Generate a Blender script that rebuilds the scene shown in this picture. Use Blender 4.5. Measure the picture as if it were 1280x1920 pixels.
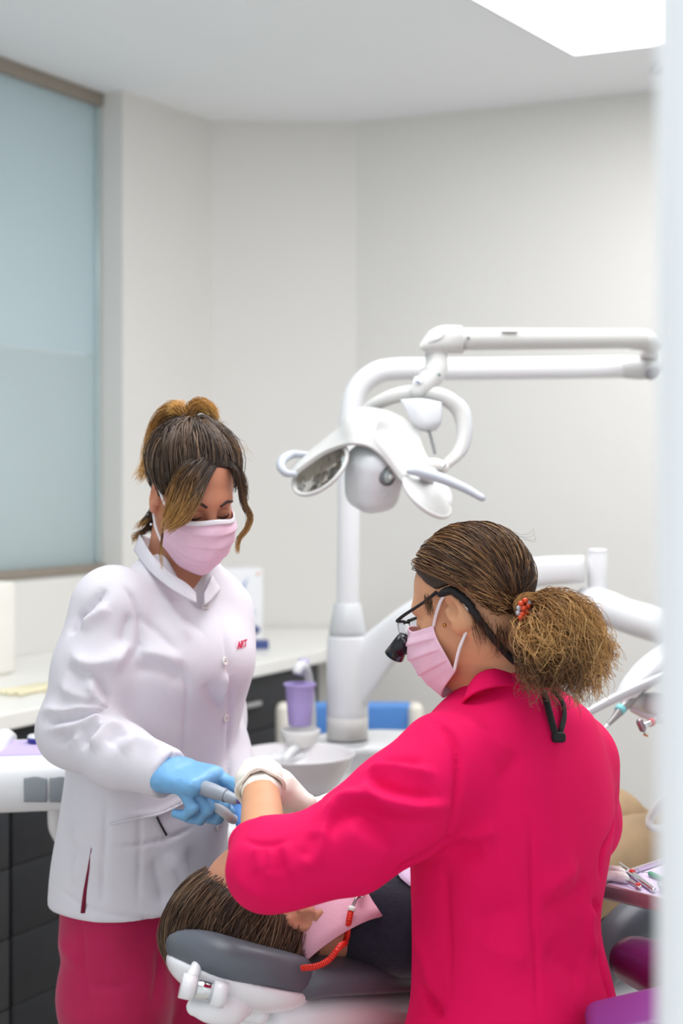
import bpy, bmesh, math, random
import numpy as np
from mathutils import Vector, Matrix
from mathutils.bvhtree import BVHTree

random.seed(7)
rng = np.random.default_rng(11)
for _o in list(bpy.data.objects):
    bpy.data.objects.remove(_o, do_unlink=True)
scene = bpy.context.scene
COL = scene.collection

# ------------------------------------------------------------------ camera
FPX, CAMZ, HORIZON = 2750.0, 1.48, 900.0
cam_data = bpy.data.cameras.new('camera')
cam = bpy.data.objects.new('camera', cam_data)
COL.objects.link(cam)
cam.location = (0, 0, CAMZ)
cam.rotation_euler = (math.radians(90), 0, 0)
cam_data.sensor_width = 36.0
cam_data.lens = FPX / 1920.0 * 36.0
cam_data.shift_y = -(960.0 - HORIZON) / 1920.0
cam_data.clip_start = 0.05
cam_data.dof.use_dof = True
cam_data.dof.focus_distance = 2.12
cam_data.dof.aperture_fstop = 3.2
scene.camera = cam

# ------------------------------------------------------------------ world, exposure
world = bpy.data.worlds.new('world')
scene.world = world
world.use_nodes = True
_bg = world.node_tree.nodes['Background']
_bg.inputs[0].default_value = (0.93, 0.97, 1.0, 1)
_bg.inputs[1].default_value = 0.93
scene.view_settings.view_transform = 'Standard'
scene.view_settings.look = 'None'
scene.view_settings.gamma = 1.0
scene.view_settings.use_curve_mapping = False
scene.view_settings.exposure = 0.06
PANEL_STRENGTH = 4.9

# ------------------------------------------------------------------ helpers
def W(px, py, d):
    return Vector(((px - 640.0) / FPX * d, d, CAMZ - (py - HORIZON) / FPX * d))

def srgb(r, g, b):
    def f(c):
        c /= 255.0
        return c / 12.92 if c <= 0.04045 else ((c + 0.055) / 1.055) ** 2.4
    return (f(r), f(g), f(b), 1.0)

MATS = {}
def mat(name, rgb, rough=0.5, metal=0.0, spec=0.5, vary=0.03, nscale=8.0, bump=0.0, bscale=300.0,
        sheen=0.0, trans=0.0, ior=1.45, emit=0.0, sss=0.0, attr=None, weave=0.0, alpha=1.0, coat=0.0):
    if name in MATS:
        return MATS[name]
    m = bpy.data.materials.new(name)
    m.use_nodes = True
    nt = m.node_tree
    p = nt.nodes['Principled BSDF']
    c = srgb(*rgb)
    p.inputs['Roughness'].default_value = rough
    p.inputs['Metallic'].default_value = metal
    p.inputs['Specular IOR Level'].default_value = spec
    p.inputs['IOR'].default_value = ior
    p.inputs['Transmission Weight'].default_value = trans
    p.inputs['Alpha'].default_value = alpha
    p.inputs['Coat Weight'].default_value = coat
    if sheen:
        p.inputs['Sheen Weight'].default_value = sheen
        p.inputs['Sheen Roughness'].default_value = 0.4
    if sss:
        p.inputs['Subsurface Weight'].default_value = sss
        p.inputs['Subsurface Radius'].default_value = (0.012, 0.004, 0.002)
        p.inputs['Subsurface Scale'].default_value = 1.0
    tc = nt.nodes.new('ShaderNodeTexCoord')
    if attr:
        a = nt.nodes.new('ShaderNodeAttribute')
        a.attribute_name = attr
        nt.links.new(a.outputs['Color'], p.inputs['Base Color'])
    elif vary > 0:
        n = nt.nodes.new('ShaderNodeTexNoise')
        n.inputs['Scale'].default_value = nscale
        n.inputs['Detail'].default_value = 3
        nt.links.new(tc.outputs['Object'], n.inputs['Vector'])
        r = nt.nodes.new('ShaderNodeValToRGB')
        r.color_ramp.elements[0].position = 0.3
        r.color_ramp.elements[1].position = 0.7
        r.color_ramp.elements[0].color = tuple(max(0, x * (1 - vary)) for x in c[:3]) + (1,)
        r.color_ramp.elements[1].color = tuple(min(1, x * (1 + vary)) for x in c[:3]) + (1,)
        nt.links.new(n.outputs['Fac'], r.inputs['Fac'])
        nt.links.new(r.outputs['Color'], p.inputs['Base Color'])
    else:
        p.inputs['Base Color'].default_value = c
    if bump > 0:
        n2 = nt.nodes.new('ShaderNodeTexNoise')
        n2.inputs['Scale'].default_value = bscale
        n2.inputs['Detail'].default_value = 4
        nt.links.new(tc.outputs['Object'], n2.inputs['Vector'])
        b = nt.nodes.new('ShaderNodeBump')
        b.inputs['Strength'].default_value = bump
        b.inputs['Distance'].default_value = 0.002
        nt.links.new(n2.outputs['Fac'], b.inputs['Height'])
        nt.links.new(b.outputs['Normal'], p.inputs['Normal'])
    if emit > 0:
        p.inputs['Emission Color'].default_value = c
        p.inputs['Emission Strength'].default_value = emit
    MATS[name] = m
    return m

BASE = {}
def _finish(o, name, parent, label, cat, group, kind):
    if label: o['label'] = label
    if cat: o['category'] = cat
    if group: o['group'] = group
    if kind: o['kind'] = kind

def thing(name, label, cat, loc, group=None):
    o = bpy.data.objects.new(name, None)
    COL.objects.link(o)
    o.empty_display_size = 0.05
    o.location = loc
    BASE[o] = Vector(loc)
    _finish(o, name, None, label, cat, group, None)
    return o

def mesh(name, verts, faces, m, parent=None, smooth=True, label=None, cat=None, group=None, kind=None, loc=None, colors=None):
    """verts in world space; the object's origin is the parent's base (or loc)."""
    v = np.asarray(verts, dtype=np.float64).reshape(-1, 3)
    b = BASE[parent] if parent is not None else Vector(loc if loc is not None else (float(v[:, 0].mean()), float(v[:, 1].mean()), float(v[:, 2].min())))
    v = v - np.array(b)
    me = bpy.data.meshes.new(name)
    if isinstance(faces, np.ndarray):
        nf, k = faces.shape
        me.vertices.add(len(v)); me.vertices.foreach_set('co', v.ravel())
        me.loops.add(nf * k); me.loops.foreach_set('vertex_index', faces.astype(np.int32).ravel())
        me.polygons.add(nf)
        me.polygons.foreach_set('loop_start', np.arange(0, nf * k, k, dtype=np.int32))
        me.polygons.foreach_set('loop_total', np.full(nf, k, dtype=np.int32))
        me.update(calc_edges=True); me.validate()
    else:
        me.from_pydata([tuple(x) for x in v], [], [tuple(f) for f in faces])
        me.update()
    if smooth:
        me.polygons.foreach_set('use_smooth', [True] * len(me.polygons))
    if colors is not None:
        ca = me.color_attributes.new('hair_color', 'FLOAT_COLOR', 'POINT')
        ca.data.foreach_set('color', np.asarray(colors, dtype=np.float32).ravel())
    o = bpy.data.objects.new(name, me)
    COL.objects.link(o)
    if m is not None:
        me.materials.append(m)
    if parent is not None:
        o.parent = parent
    else:
        o.location = b
    BASE[o] = b
    _finish(o, name, parent, label, cat, group, kind)
    return o

def fromv(bm):
    bm.verts.index_update()
    vs = [v.co.copy() for v in bm.verts]
    fs = [[v.index for v in f.verts] for f in bm.faces]
    bm.free()
    return vs, fs

def axes_from(x, up=(0, 0, 1)):
    x = Vector(x).normalized(); up = Vector(up)
    y = up.cross(x)
    if y.length < 1e-5: y = Vector((0, 1, 0)).cross(x)
    y.normalize(); z = x.cross(y)
    return x, y, z

def boxg(c, s, ax=None, bevel=0.004, seg=2):
    """box centred at c, full sizes s, axes ax (3 vectors)"""
    bm = bmesh.new()
    bmesh.ops.create_cube(bm, size=1.0)
    for v in bm.verts:
        v.co = Vector((v.co.x * s[0], v.co.y * s[1], v.co.z * s[2]))
    if bevel > 0:
        bmesh.ops.bevel(bm, geom=list(bm.edges), offset=min(bevel, min(s) * 0.49), segments=seg, profile=0.5, affect='EDGES')
    c = Vector(c)
    if ax is None: ax = (Vector((1, 0, 0)), Vector((0, 1, 0)), Vector((0, 0, 1)))
    for v in bm.verts:
        v.co = c + ax[0] * v.co.x + ax[1] * v.co.y + ax[2] * v.co.z
    return fromv(bm)

def joing(*gs):
    V, F = [], []
    for v, f in gs:
        n = len(V)
        V += [Vector(x) for x in v]
        F += [[i + n for i in q] for q in f]
    return V, F

def catmull(pts, n):
    """smooth resample of rows of numbers"""
    P = np.asarray([list(p) for p in pts], dtype=np.float64)
    if len(P) == 2:
        t = np.linspace(0, 1, n)[:, None]
        return P[0] * (1 - t) + P[1] * t
    Q = np.vstack([2 * P[0] - P[1], P, 2 * P[-1] - P[-2]])
    u = np.linspace(0, len(P) - 1, n)
    i = np.minimum(u.astype(int), len(P) - 2)
    t = (u - i)[:, None]
    p0, p1, p2, p3 = Q[i], Q[i + 1], Q[i + 2], Q[i + 3]
    return 0.5 * ((2 * p1) + (-p0 + p2) * t + (2 * p0 - 5 * p1 + 4 * p2 - p3) * t ** 2 + (-p0 + 3 * p1 - 3 * p2 + p3) * t ** 3)

def tubeg(pts, radii, sides=16, n=None, flat=1.0, up=(0, 0, 1), cap=True, roundcap=False):
    """swept tube through pts; radii number or list; flat = second radius factor along 'up'-side axis"""
    P = [Vector(p) for p in pts]
    R = radii if isinstance(radii, (list, tuple)) else [radii] * len(P)
    rows = [list(p) + [r] for p, r in zip(P, R)]
    if n: rows = catmull(rows, n)
    rows = np.asarray(rows)
    pts = [Vector(r[:3]) for r in rows]; rad = [max(1e-5, r[3]) for r in rows]
    if roundcap:
        def ext(p, q, r):
            d = (p - q).normalized()
            return [(p + d * r * math.sin(a), r * math.cos(a)) for a in (1.45, 1.1, 0.75, 0.4)]
        st = ext(pts[0], pts[1], rad[0]); en = ext(pts[-1], pts[-2], rad[-1])[::-1]
        pts = [a for a, _ in st] + pts + [a for a, _ in en]
        rad = [b for _, b in st] + rad + [b for _, b in en]
    V, F = [], []
    prev = None
    upv = Vector(up)
    for i, p in enumerate(pts):
        t = (pts[min(i + 1, len(pts) - 1)] - pts[max(i - 1, 0)]).normalized()
        if prev is None:
            x = upv.cross(t)
            if x.length < 1e-4: x = Vector((1, 0, 0)).cross(t)
            x.normalize()
        else:
            x = (prev - t * prev.dot(t)).normalized()
        prev = x
        y = t.cross(x)
        for k in range(sides):
            a = 2 * math.pi * k / sides
            V.append(p + x * (math.cos(a) * rad[i]) + y * (math.sin(a) * rad[i] * flat))
    for i in range(len(pts) - 1):
        for k in range(sides):
            a = i * sides + k; b = i * sides + (k + 1) % sides
            F.append((a, b, b + sides, a + sides))
    if cap:
        F.append(tuple(range(sides))[::-1])
        F.append(tuple((len(pts) - 1) * sides + k for k in range(sides)))
    return V, F

def latheg(profile, origin, axis=(0, 0, 1), sides=32, smoothn=None, capb=True, capt=True):
    """profile [(r, h)...] around axis at origin"""
    if smoothn: profile = catmull(profile, smoothn)
    z, x, y = axes_from(axis, (0.3, 1, 0.1))
    o = Vector(origin)
    V, F = [], []
    for r, h in profile:
        r = max(r, 1e-5)
        for k in range(sides):
            a = 2 * math.pi * k / sides
            V.append(o + z * h + x * (r * math.cos(a)) + y * (r * math.sin(a)))
    n = len(profile)
    for i in range(n - 1):
        for k in range(sides):
            a = i * sides + k; b = i * sides + (k + 1) % sides
            F.append((a, b, b + sides, a + sides))
    if capb: F.append(tuple(range(sides))[::-1])
    if capt: F.append(tuple((n - 1) * sides + k for k in range(sides)))
    return V, F

def gridg(rows, nu, nv):
    """smooth surface through control rows (list of lists of Vectors)"""
    R = [catmull(r, nu) for r in rows]
    A = np.stack(R)                        # rows x nu x 3
    cols = [catmull(A[:, j], nv) for j in range(nu)]
    A = np.stack(cols, 1)                  # nv x nu x 3
    V = A.reshape(-1, 3)
    F = []
    for i in range(nv - 1):
        for j in range(nu - 1):
            a = i * nu + j
            F.append((a, a + 1, a + nu + 1, a + nu))
    return V, F

def solid(o, t, offset=-1.0):
    md = o.modifiers.new('thick', 'SOLIDIFY'); md.thickness = t; md.offset = offset
    return o
def bev(o, w, seg=2):
    md = o.modifiers.new('bev', 'BEVEL'); md.width = w; md.segments = seg; md.limit_method = 'ANGLE'
    return o
def sub(o, n=1):
    md = o.modifiers.new('sub', 'SUBSURF'); md.levels = n; md.render_levels = n
    return o

# ---------------- signed distance helpers (numpy) ----------------
def _v(p): return np.array(p, dtype=np.float32)
def rcone(P, a, b, ra, rb):
    a = _v(a); b = _v(b); ab = b - a
    t = np.clip(((P - a) @ ab) / max(1e-9, float(ab @ ab)), 0, 1)
    d = P - a - t[:, None] * ab
    return np.sqrt((d * d).sum(1)) - (ra + (rb - ra) * t)
def ell(P, c, r, ax=None):
    q = P - _v(c)
    if ax is not None:
        M = np.array([list(a) for a in ax], dtype=np.float32)
        q = q @ M.T
    r = _v(r)
    k0 = np.sqrt(((q / r) ** 2).sum(1)) + 1e-9
    k1 = np.sqrt(((q / (r * r)) ** 2).sum(1)) + 1e-9
    return k0 * (k0 - 1.0) / k1
def rbox(P, c, h, rad, ax=None):
    q = P - _v(c)
    if ax is not None:
        M = np.array([list(a) for a in ax], dtype=np.float32)
        q = q @ M.T
    q = np.abs(q) - (_v(h) - rad)
    return np.sqrt((np.maximum(q, 0) ** 2).sum(1)) + np.minimum(q.max(1), 0) - rad
def smin(a, b, k):
    h = np.clip(0.5 + 0.5 * (b - a) / k, 0, 1)
    return b + (a - b) * h - k * h * (1 - h)
def smax(a, b, k): return -smin(-a, -b, k)
def chain(P, pts, rad, k=0.02):
    d = None
    for i in range(len(pts) - 1):
        e = rcone(P, pts[i], pts[i + 1], rad[i], rad[i + 1])
        d = e if d is None else smin(d, e, k)
    return d
def torso(P, rows, e=2.3):
    """rows: z, cx, cy, a, b, ang  (a along side axis, b along front axis; ang = direction of side axis)"""
    R = np.asarray(rows, dtype=np.float64)
    R = R[np.argsort(R[:, 0])]
    T = catmull(R, 80)
    z = P[:, 2]
    g = [np.interp(z, T[:, 0], T[:, j]).astype(np.float32) for j in range(1, 6)]
    dx = P[:, 0] - g[0]; dy = P[:, 1] - g[1]
    c = np.cos(g[4]); s = np.sin(g[4])
    u = dx * c + dy * s; w = -dx * s + dy * c
    k = (np.abs(u / g[2]) ** e + np.abs(w / g[3]) ** e) ** (1.0 / e)
    d = (k - 1) * np.minimum(g[2], g[3])
    zz = np.maximum(R[0, 0] - z, z - R[-1, 0])
    return np.where(zz > 0, np.sqrt(np.maximum(d, 0) ** 2 + zz ** 2), np.maximum(d, zz)).astype(np.float32)

def nets(f, lo, hi, h, B=12):
    """surface nets of f on a sparse set of blocks -> verts, quads"""
    lo = np.array(lo, dtype=np.float64); hi = np.array(hi, dtype=np.float64)
    n = np.ceil((hi - lo) / h / B).astype(int) * B
    nb = n // B
    bc = np.stack(np.meshgrid(*[(np.arange(nb[i]) + 0.5) * B * h + lo[i] for i in range(3)], indexing='ij'), -1).reshape(-1, 3)
    fc = f(bc.astype(np.float32))
    act = np.abs(fc) < B * h * 0.87 * 1.7
    N = n + 1
    F = np.empty(tuple(N), dtype=np.float32)
    sg = np.where(fc > 0, 1.0, -1.0).astype(np.float32).reshape(nb)
    big = np.repeat(np.repeat(np.repeat(sg, B, 0), B, 1), B, 2)
    F[:n[0], :n[1], :n[2]] = big
    F[n[0]] = 1; F[:, n[1]] = 1; F[:, :, n[2]] = 1
    idx = np.argwhere(act.reshape(nb))
    o = np.arange(B + 1)
    og = np.stack(np.meshgrid(o, o, o, indexing='ij'), -1).reshape(-1, 3)
    CH = 150
    for s in range(0, len(idx), CH):
        g = (idx[s:s + CH, None, :] * B + og[None]).reshape(-1, 3)
        P = (g * h + lo).astype(np.float32)
        F[g[:, 0], g[:, 1], g[:, 2]] = f(P)
    S = F < 0
    c8 = np.zeros(tuple(n), dtype=np.int8)
    for dx in (0, 1):
        for dy in (0, 1):
            for dz in (0, 1):
                c8 += S[dx:dx + n[0], dy:dy + n[1], dz:dz + n[2]]
    cells = np.argwhere((c8 > 0) & (c8 < 8))
    cid = -np.ones(tuple(n), dtype=np.int64)
    cid[cells[:, 0], cells[:, 1], cells[:, 2]] = np.arange(len(cells))
    acc = np.zeros((len(cells), 3)); cnt = np.zeros(len(cells))
    for ax in range(3):
        oth = [i for i in range(3) if i != ax]
        for a in (0, 1):
            for b in (0, 1):
                off = np.zeros(3, dtype=int); off[oth[0]] = a; off[oth[1]] = b
                off2 = off.copy(); off2[ax] = 1
                g0 = cells + off; g1 = cells + off2
                v0 = F[g0[:, 0], g0[:, 1], g0[:, 2]]; v1 = F[g1[:, 0], g1[:, 1], g1[:, 2]]
                mx = (v0 < 0) != (v1 < 0)
                t = np.zeros(len(cells)); t[mx] = v0[mx] / (v0[mx] - v1[mx])
                p = off[None] + np.zeros((len(cells), 3)); p[:, ax] = t
                acc[mx] += p[mx]; cnt[mx] += 1
    V = (cells + acc / np.maximum(cnt, 1)[:, None]) * h + lo
    Q = []
    for ax in range(3):
        oth = [(ax + 1) % 3, (ax + 2) % 3]
        sl0 = [slice(0, n[0]), slice(0, n[1]), slice(0, n[2])]
        A = S[tuple(slice(0, n[i]) for i in range(3))]
        Bv = S[tuple(slice(1, n[i] + 1) if i == ax else slice(0, n[i]) for i in range(3))]
        E = np.argwhere(A != Bv)
        ok = (E[:, oth[0]] > 0) & (E[:, oth[1]] > 0)
        E = E[ok]
        fl = A[E[:, 0], E[:, 1], E[:, 2]]
        def cc(da, db):
            e = E.copy(); e[:, oth[0]] -= da; e[:, oth[1]] -= db
            return cid[e[:, 0], e[:, 1], e[:, 2]]
        q = np.stack([cc(1, 1), cc(0, 1), cc(0, 0), cc(1, 0)], 1)
        q[~fl] = q[~fl][:, ::-1]
        Q.append(q)
    Q = np.concatenate(Q)
    Q = Q[(Q >= 0).all(1)]
    return V, Q

def vnormals(V, Q):
    a = V[Q[:, 2]] - V[Q[:, 0]]; b = V[Q[:, 3]] - V[Q[:, 1]]
    nf = np.cross(a, b)
    N = np.zeros_like(V)
    for k in range(4): np.add.at(N, Q[:, k], nf)
    return N / (np.linalg.norm(N, axis=1, keepdims=True) + 1e-12)

def smooth_mesh(V, Q, it=2, lam=0.5):
    V = V.copy()
    for _ in range(it):
        acc = np.zeros_like(V); c = np.zeros(len(V))
        for k in range(4):
            np.add.at(acc, Q[:, k], V[Q[:, (k + 1) % 4]]); np.add.at(c, Q[:, k], 1)
            np.add.at(acc, Q[:, k], V[Q[:, (k - 1) % 4]]); np.add.at(c, Q[:, k], 1)
        V = V * (1 - lam) + lam * acc / np.maximum(c, 1)[:, None]
    return V

CAMV = Vector((0, 0, CAMZ))
def bvh_of(V, Q): return BVHTree.FromPolygons([tuple(x) for x in V], [tuple(int(i) for i in q) for q in Q])
def pix_hit(bvh, px, py):
    d = (W(px, py, 1.0) - CAMV).normalized()
    return bvh.ray_cast(CAMV, d, 20.0)

def folds(V, Q, strokes):
    """strokes: (pixel polyline, width m, amplitude m); moves the surface along its normals where it lies under the stroke"""
    V = V.copy()
    bvh = bvh_of(V, Q)
    N = vnormals(V, Q)
    D = np.zeros(len(V))
    for poly, w, amp in strokes:
        L = sum(math.hypot(poly[i + 1][0] - poly[i][0], poly[i + 1][1] - poly[i][1]) for i in range(len(poly) - 1))
        n = max(4, int(L / 4))
        pp = catmull(poly, n)
        H, HN, T = [], [], []
        for i, (x, y) in enumerate(pp):
            h = pix_hit(bvh, x, y)
            if h[0] is not None:
                H.append(h[0]); HN.append(h[1]); T.append(i / (n - 1))
        if len(H) < 2: continue
        H = np.array(H); HN = np.array(HN); T = np.array(T)
        lo = H.min(0) - 3 * w; hi = H.max(0) + 3 * w
        sel = np.where(((V > lo) & (V < hi)).all(1))[0]
        if len(sel) == 0: continue
        d2 = ((V[sel][:, None, :] - H[None]) ** 2).sum(2)
        j = d2.argmin(1); d2 = d2[np.arange(len(sel)), j]
        tt = T[j]
        taper = np.clip(np.minimum(tt, 1 - tt) / 0.22, 0, 1) * 0.85 + 0.15
        fac = np.clip((N[sel] * HN[j]).sum(1), 0, 1)
        D[sel] += amp * np.exp(-(d2 / (w * w)) ** .72) * taper * fac
    return V + N * D[:, None]

_perm = rng.random((64, 64, 64)).astype(np.float32)
def vnoise(P, s):
    """smooth value noise in [-1, 1]"""
    q = P * s + 1000.0
    i = np.floor(q).astype(int); f = q - i
    f = f * f * (3 - 2 * f)
    r = 0
    for dx in (0, 1):
        for dy in (0, 1):
            for dz in (0, 1):
                w = (f[:, 0] if dx else 1 - f[:, 0]) * (f[:, 1] if dy else 1 - f[:, 1]) * (f[:, 2] if dz else 1 - f[:, 2])
                r = r + w * _perm[(i[:, 0] + dx) % 64, (i[:, 1] + dy) % 64, (i[:, 2] + dz) % 64]
    return r * 2 - 1

def textg(name, body, size, origin, xdir, ydir, m, parent, extrude=0.0004, align='LEFT', bold=0.0):
    cu = bpy.data.curves.new(name, 'FONT')
    cu.body = body; cu.size = size; cu.extrude = extrude; cu.align_x = align; cu.offset = bold
    o = bpy.data.objects.new(name, cu)
    dg = None
    COL.objects.link(o)
    bpy.context.view_layer.update()
    me = bpy.data.meshes.new_from_object(o.evaluated_get(bpy.context.evaluated_depsgraph_get()))
    bpy.data.objects.remove(o, do_unlink=True)
    x = Vector(xdir).normalized(); y = (Vector(ydir) - x * Vector(ydir).dot(x)).normalized(); z = x.cross(y)
    V = [Vector(origin) + x * v.co.x + y * v.co.y + z * v.co.z for v in me.vertices]
    F = [tuple(p.vertices) for p in me.polygons]
    bpy.data.meshes.remove(me)
    return mesh(name, V, F, m, parent, smooth=False)
# ================================================================== setting
wall_m = mat('wall_paint', (224, 222, 218), 0.75, vary=0.012, nscale=2, bump=0.05, bscale=120)
ceil_m = mat('ceiling_paint', (238, 240, 242), 0.8, vary=0.01, nscale=2, bump=0.04, bscale=90)
floor_m = mat('floor_tile', (212, 207, 200), 0.35, vary=0.05, nscale=5)
white_pl = mat('white_plastic', (226, 227, 229), 0.28, vary=0.01)
warm_pl = mat('warm_white_plastic', (224, 222, 219), 0.3, vary=0.01)
grey_pl = mat('light_grey_plastic', (196, 198, 200), 0.35, vary=0.01)
mid_grey = mat('mid_grey_rubber', (138, 144, 150), 0.45, vary=0.02)
chrome = mat('chrome', (215, 218, 220), 0.12, metal=1.0, vary=0.0)
steel = mat('brushed_steel', (175, 175, 178), 0.3, metal=1.0, vary=0.03, nscale=60)
dark_m = mat('dark_gap', (28, 28, 30), 0.6)
lilac = mat('lilac_paper', (214, 200, 232), 0.7, vary=0.02, nscale=30, bump=0.2, bscale=400)

CEIL = 2.80
ux, uy = 0.493, 0.870                         # direction of the left wall, away from the camera
u = Vector((ux, uy, 0)); nrm = Vector((-uy, ux, 0))   # nrm points out of the room
A = Vector((-0.741, 4.97, 0)); Bc = A + u * 0.46
Bc = Vector((-0.476, 5.40, 0))
Cc = Vector((0.055, 5.42, 0)); Dc = Vector((1.079, 4.97, 0))
rdir = (Dc - Cc).normalized(); E = Cc + rdir * 3.4
L0 = A - u * 4.6

def prism(poly, z0, z1):
    n = len(poly)
    V = [Vector((p[0], p[1], z0)) for p in poly] + [Vector((p[0], p[1], z1)) for p in poly]
    F = [tuple(range(n))[::-1], tuple(range(n, 2 * n))]
    for i in range(n):
        j = (i + 1) % n
        F.append((i, j, n + j, n + i))
    return V, F

SILL = 1.165
rec = 0.085
T = 0.16
# left wall: low wall under the glazing, full-height end piece
wl = joing(prism([L0, A, A + nrm * T, L0 + nrm * T], 0, SILL),
           prism([A, Bc, Bc + nrm * T, A + nrm * T], 0, CEIL))
mesh('wall_left', *wl, wall_m, smooth=False, kind='structure', label='white wall with frosted glazing above the counter')
mesh('wall_back', *prism([Bc, Cc, Cc + Vector((0, .15, 0)), Bc + nrm * .1 + Vector((0, .15, 0))], 0, CEIL), wall_m, smooth=False, kind='structure', label='short pale wall across the room corner')
rn = Vector((-rdir.y, rdir.x, 0))
mesh('wall_right', *prism([Cc, E, E + rn * .15, Cc + rn * .15], 0, CEIL), wall_m, smooth=False, kind='structure', label='long pale grey wall behind the dental lamp')
S0 = Vector((E.x, 0.55, 0))
mesh('wall_side', *prism([E, E + Vector((.15, 0, 0)), S0 + Vector((.15, 0, 0)), S0], 0, CEIL), wall_m, smooth=False, kind='structure', label='pale side wall out to the right')
flo = [L0 + nrm * .3 + Vector((0, -2.2, 0)), A + nrm * .4, Bc + Vector((-.3, .3, 0)), Cc + Vector((0, .3, 0)), E + Vector((.3, .3, 0)), Vector((E.x + .3, -1.2, 0))]
mesh('floor', *prism(flo, -0.1, 0), floor_m, smooth=False, kind='structure', label='pale beige floor')
cei = [L0 + nrm * .3, A + nrm * .4, Bc + Vector((-.3, .3, 0)), Cc + Vector((0, .3, 0)), E + Vector((.3, .3, 0)), Vector((E.x + .3, .55, 0)), Vector((L0.x - .3, .55, 0))]
mesh('ceiling', *prism(cei, CEIL, CEIL + .1), ceil_m, smooth=False, kind='structure', label='plain white ceiling')

# glazing in the left wall
frame_m = mat('window_rail', (150, 140, 128), 0.45, vary=0.04, nscale=20)
def frosted(name, rgb):
    return mat(name, rgb, 0.35, vary=0.02, nscale=1.2, trans=0.25, spec=0.6)
win = bpy.data.objects.new('window_1', None); COL.objects.link(win)
win.location = A; BASE[win] = A.copy(); win['kind'] = 'structure'; win['label'] = 'frosted blue-green glass partition with grey rails in the left wall'
WL = 4.0
mid = A + nrm * (rec + .02) - u * (WL / 2)
ax3 = (u, nrm, Vector((0, 0, 1)))
mesh('window_frame', *boxg(mid + Vector((0, 0, CEIL - .022)), (WL, .05, .044), ax3, .003), frame_m, win)
mesh('window_frame', *boxg(mid + Vector((0, 0, SILL + .015)), (WL, .07, .03), ax3, .003), frame_m, win)
edge_m = mat('window_edge', (190, 205, 206), 0.2, metal=0.3)
mesh('window_frame', *boxg(A + nrm * (rec + .02) - u * .012 + Vector((0, 0, (CEIL + SILL) / 2)), (.018, .03, CEIL - SILL - .06), ax3, .002), edge_m, win, label='thin pale metal edge strip')
zs = 1.905
mesh('pane', *boxg(mid + nrm * .005 + Vector((0, 0, (zs + CEIL - .044) / 2)), (WL, .012, CEIL - .044 - zs), ax3, .001), frosted('frosted_glass', (204, 224, 230)), win)
mesh('pane', *boxg(mid + nrm * .005 + Vector((0, 0, (zs - .003 + SILL + .03) / 2)), (WL, .012, zs - .003 - SILL - .03), ax3, .001), frosted('frosted_glass_low', (198, 214, 217)), win)

# sliding door leaf beside the camera
dd = 0.72
dx0 = (1261 - 640) / FPX * dd
door_m = mat('door_glass', (248, 252, 255), 0.6, vary=0.005, nscale=2, spec=.2)
dr = mesh('door_1', *boxg((dx0 + .42, dd + .02, 1.16), (.84, .04, 2.32), None, .003), door_m, kind='structure', label='pale blue sliding door leaf pushed aside close to the viewer')

# ceiling light panel, lengthened out of view to add top light on the people
pc = Vector((0.715, 4.50, 0)); p1 = Vector((0.366, 3.99, 0)); e1 = (p1 - pc).normalized(); e2 = Vector((.31, -.135, 0)).normalized()
panel = thing('ceiling_light', 'large luminous panel set flush in the ceiling, lengthened out of view for added top light', 'ceiling light', (pc.x, pc.y, CEIL))
PL, PW = 3.3, 1.5
c0 = pc + e1 * (PL / 2) + e2 * (PW / 2)
em = mat('light_diffuser', (252, 253, 255), 0.6, vary=0, emit=PANEL_STRENGTH)
def quadslab(cx, l, w, z0, z1):
    ps = [cx - e1 * l / 2 - e2 * w / 2, cx + e1 * l / 2 - e2 * w / 2, cx + e1 * l / 2 + e2 * w / 2, cx - e1 * l / 2 + e2 * w / 2]
    return prism(ps, z0, z1)
mesh('diffuser', *quadslab(c0, PL, PW, CEIL - .012, CEIL - .002), em, panel, smooth=False)
fr = [quadslab(c0 + e1 * s * (PL / 2 + .006), .012, PW + .024, CEIL - .016, CEIL) for s in (-1, 1)] + [quadslab(c0 + e2 * s * (PW / 2 + .006), PL, .012, CEIL - .016, CEIL) for s in (-1, 1)]
mesh('frame', *joing(*fr), white_pl, panel, smooth=False)
# air vent far right on the ceiling
vc = W(1238, 124, 3630 / 776.0); vc.z = CEIL
vent = thing('ceiling_vent', 'small pale vent near the ceiling light, cut by the door edge', 'vent', vc)
mesh('vent_frame', *boxg(vc + Vector((.06, 0, -.006)), (.16, .12, .012), None, .002), white_pl, vent)
for k in range(4):
    mesh('slat', *boxg(vc + Vector((.06, -.036 + .024 * k, -.014)), (.13, .008, .006), None, .001), grey_pl, vent)

# ================================================================== counter and cabinets
CT, CB = 0.935, 0.895
P0 = Vector(((0 - 640) / FPX * 3.40, 3.40, 0)); 
def on_front(s): return P0 + u * s
s_end = 1.50
cab_black = mat('black_laminate', (44, 45, 48), 0.42, vary=0.06, nscale=30, spec=0.35)
cab_side = mat('cabinet_side', (118, 112, 106), 0.5)
counter_m = mat('white_worktop', (238, 236, 230), 0.3, vary=0.012)
dpt = (A - P0).dot(nrm)
s0 = -1.3
slab = prism([on_front(s0), on_front(s_end), on_front(s_end) + nrm * (dpt - .002), on_front(s0) + nrm * (dpt - .002)], CB, CT)
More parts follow.
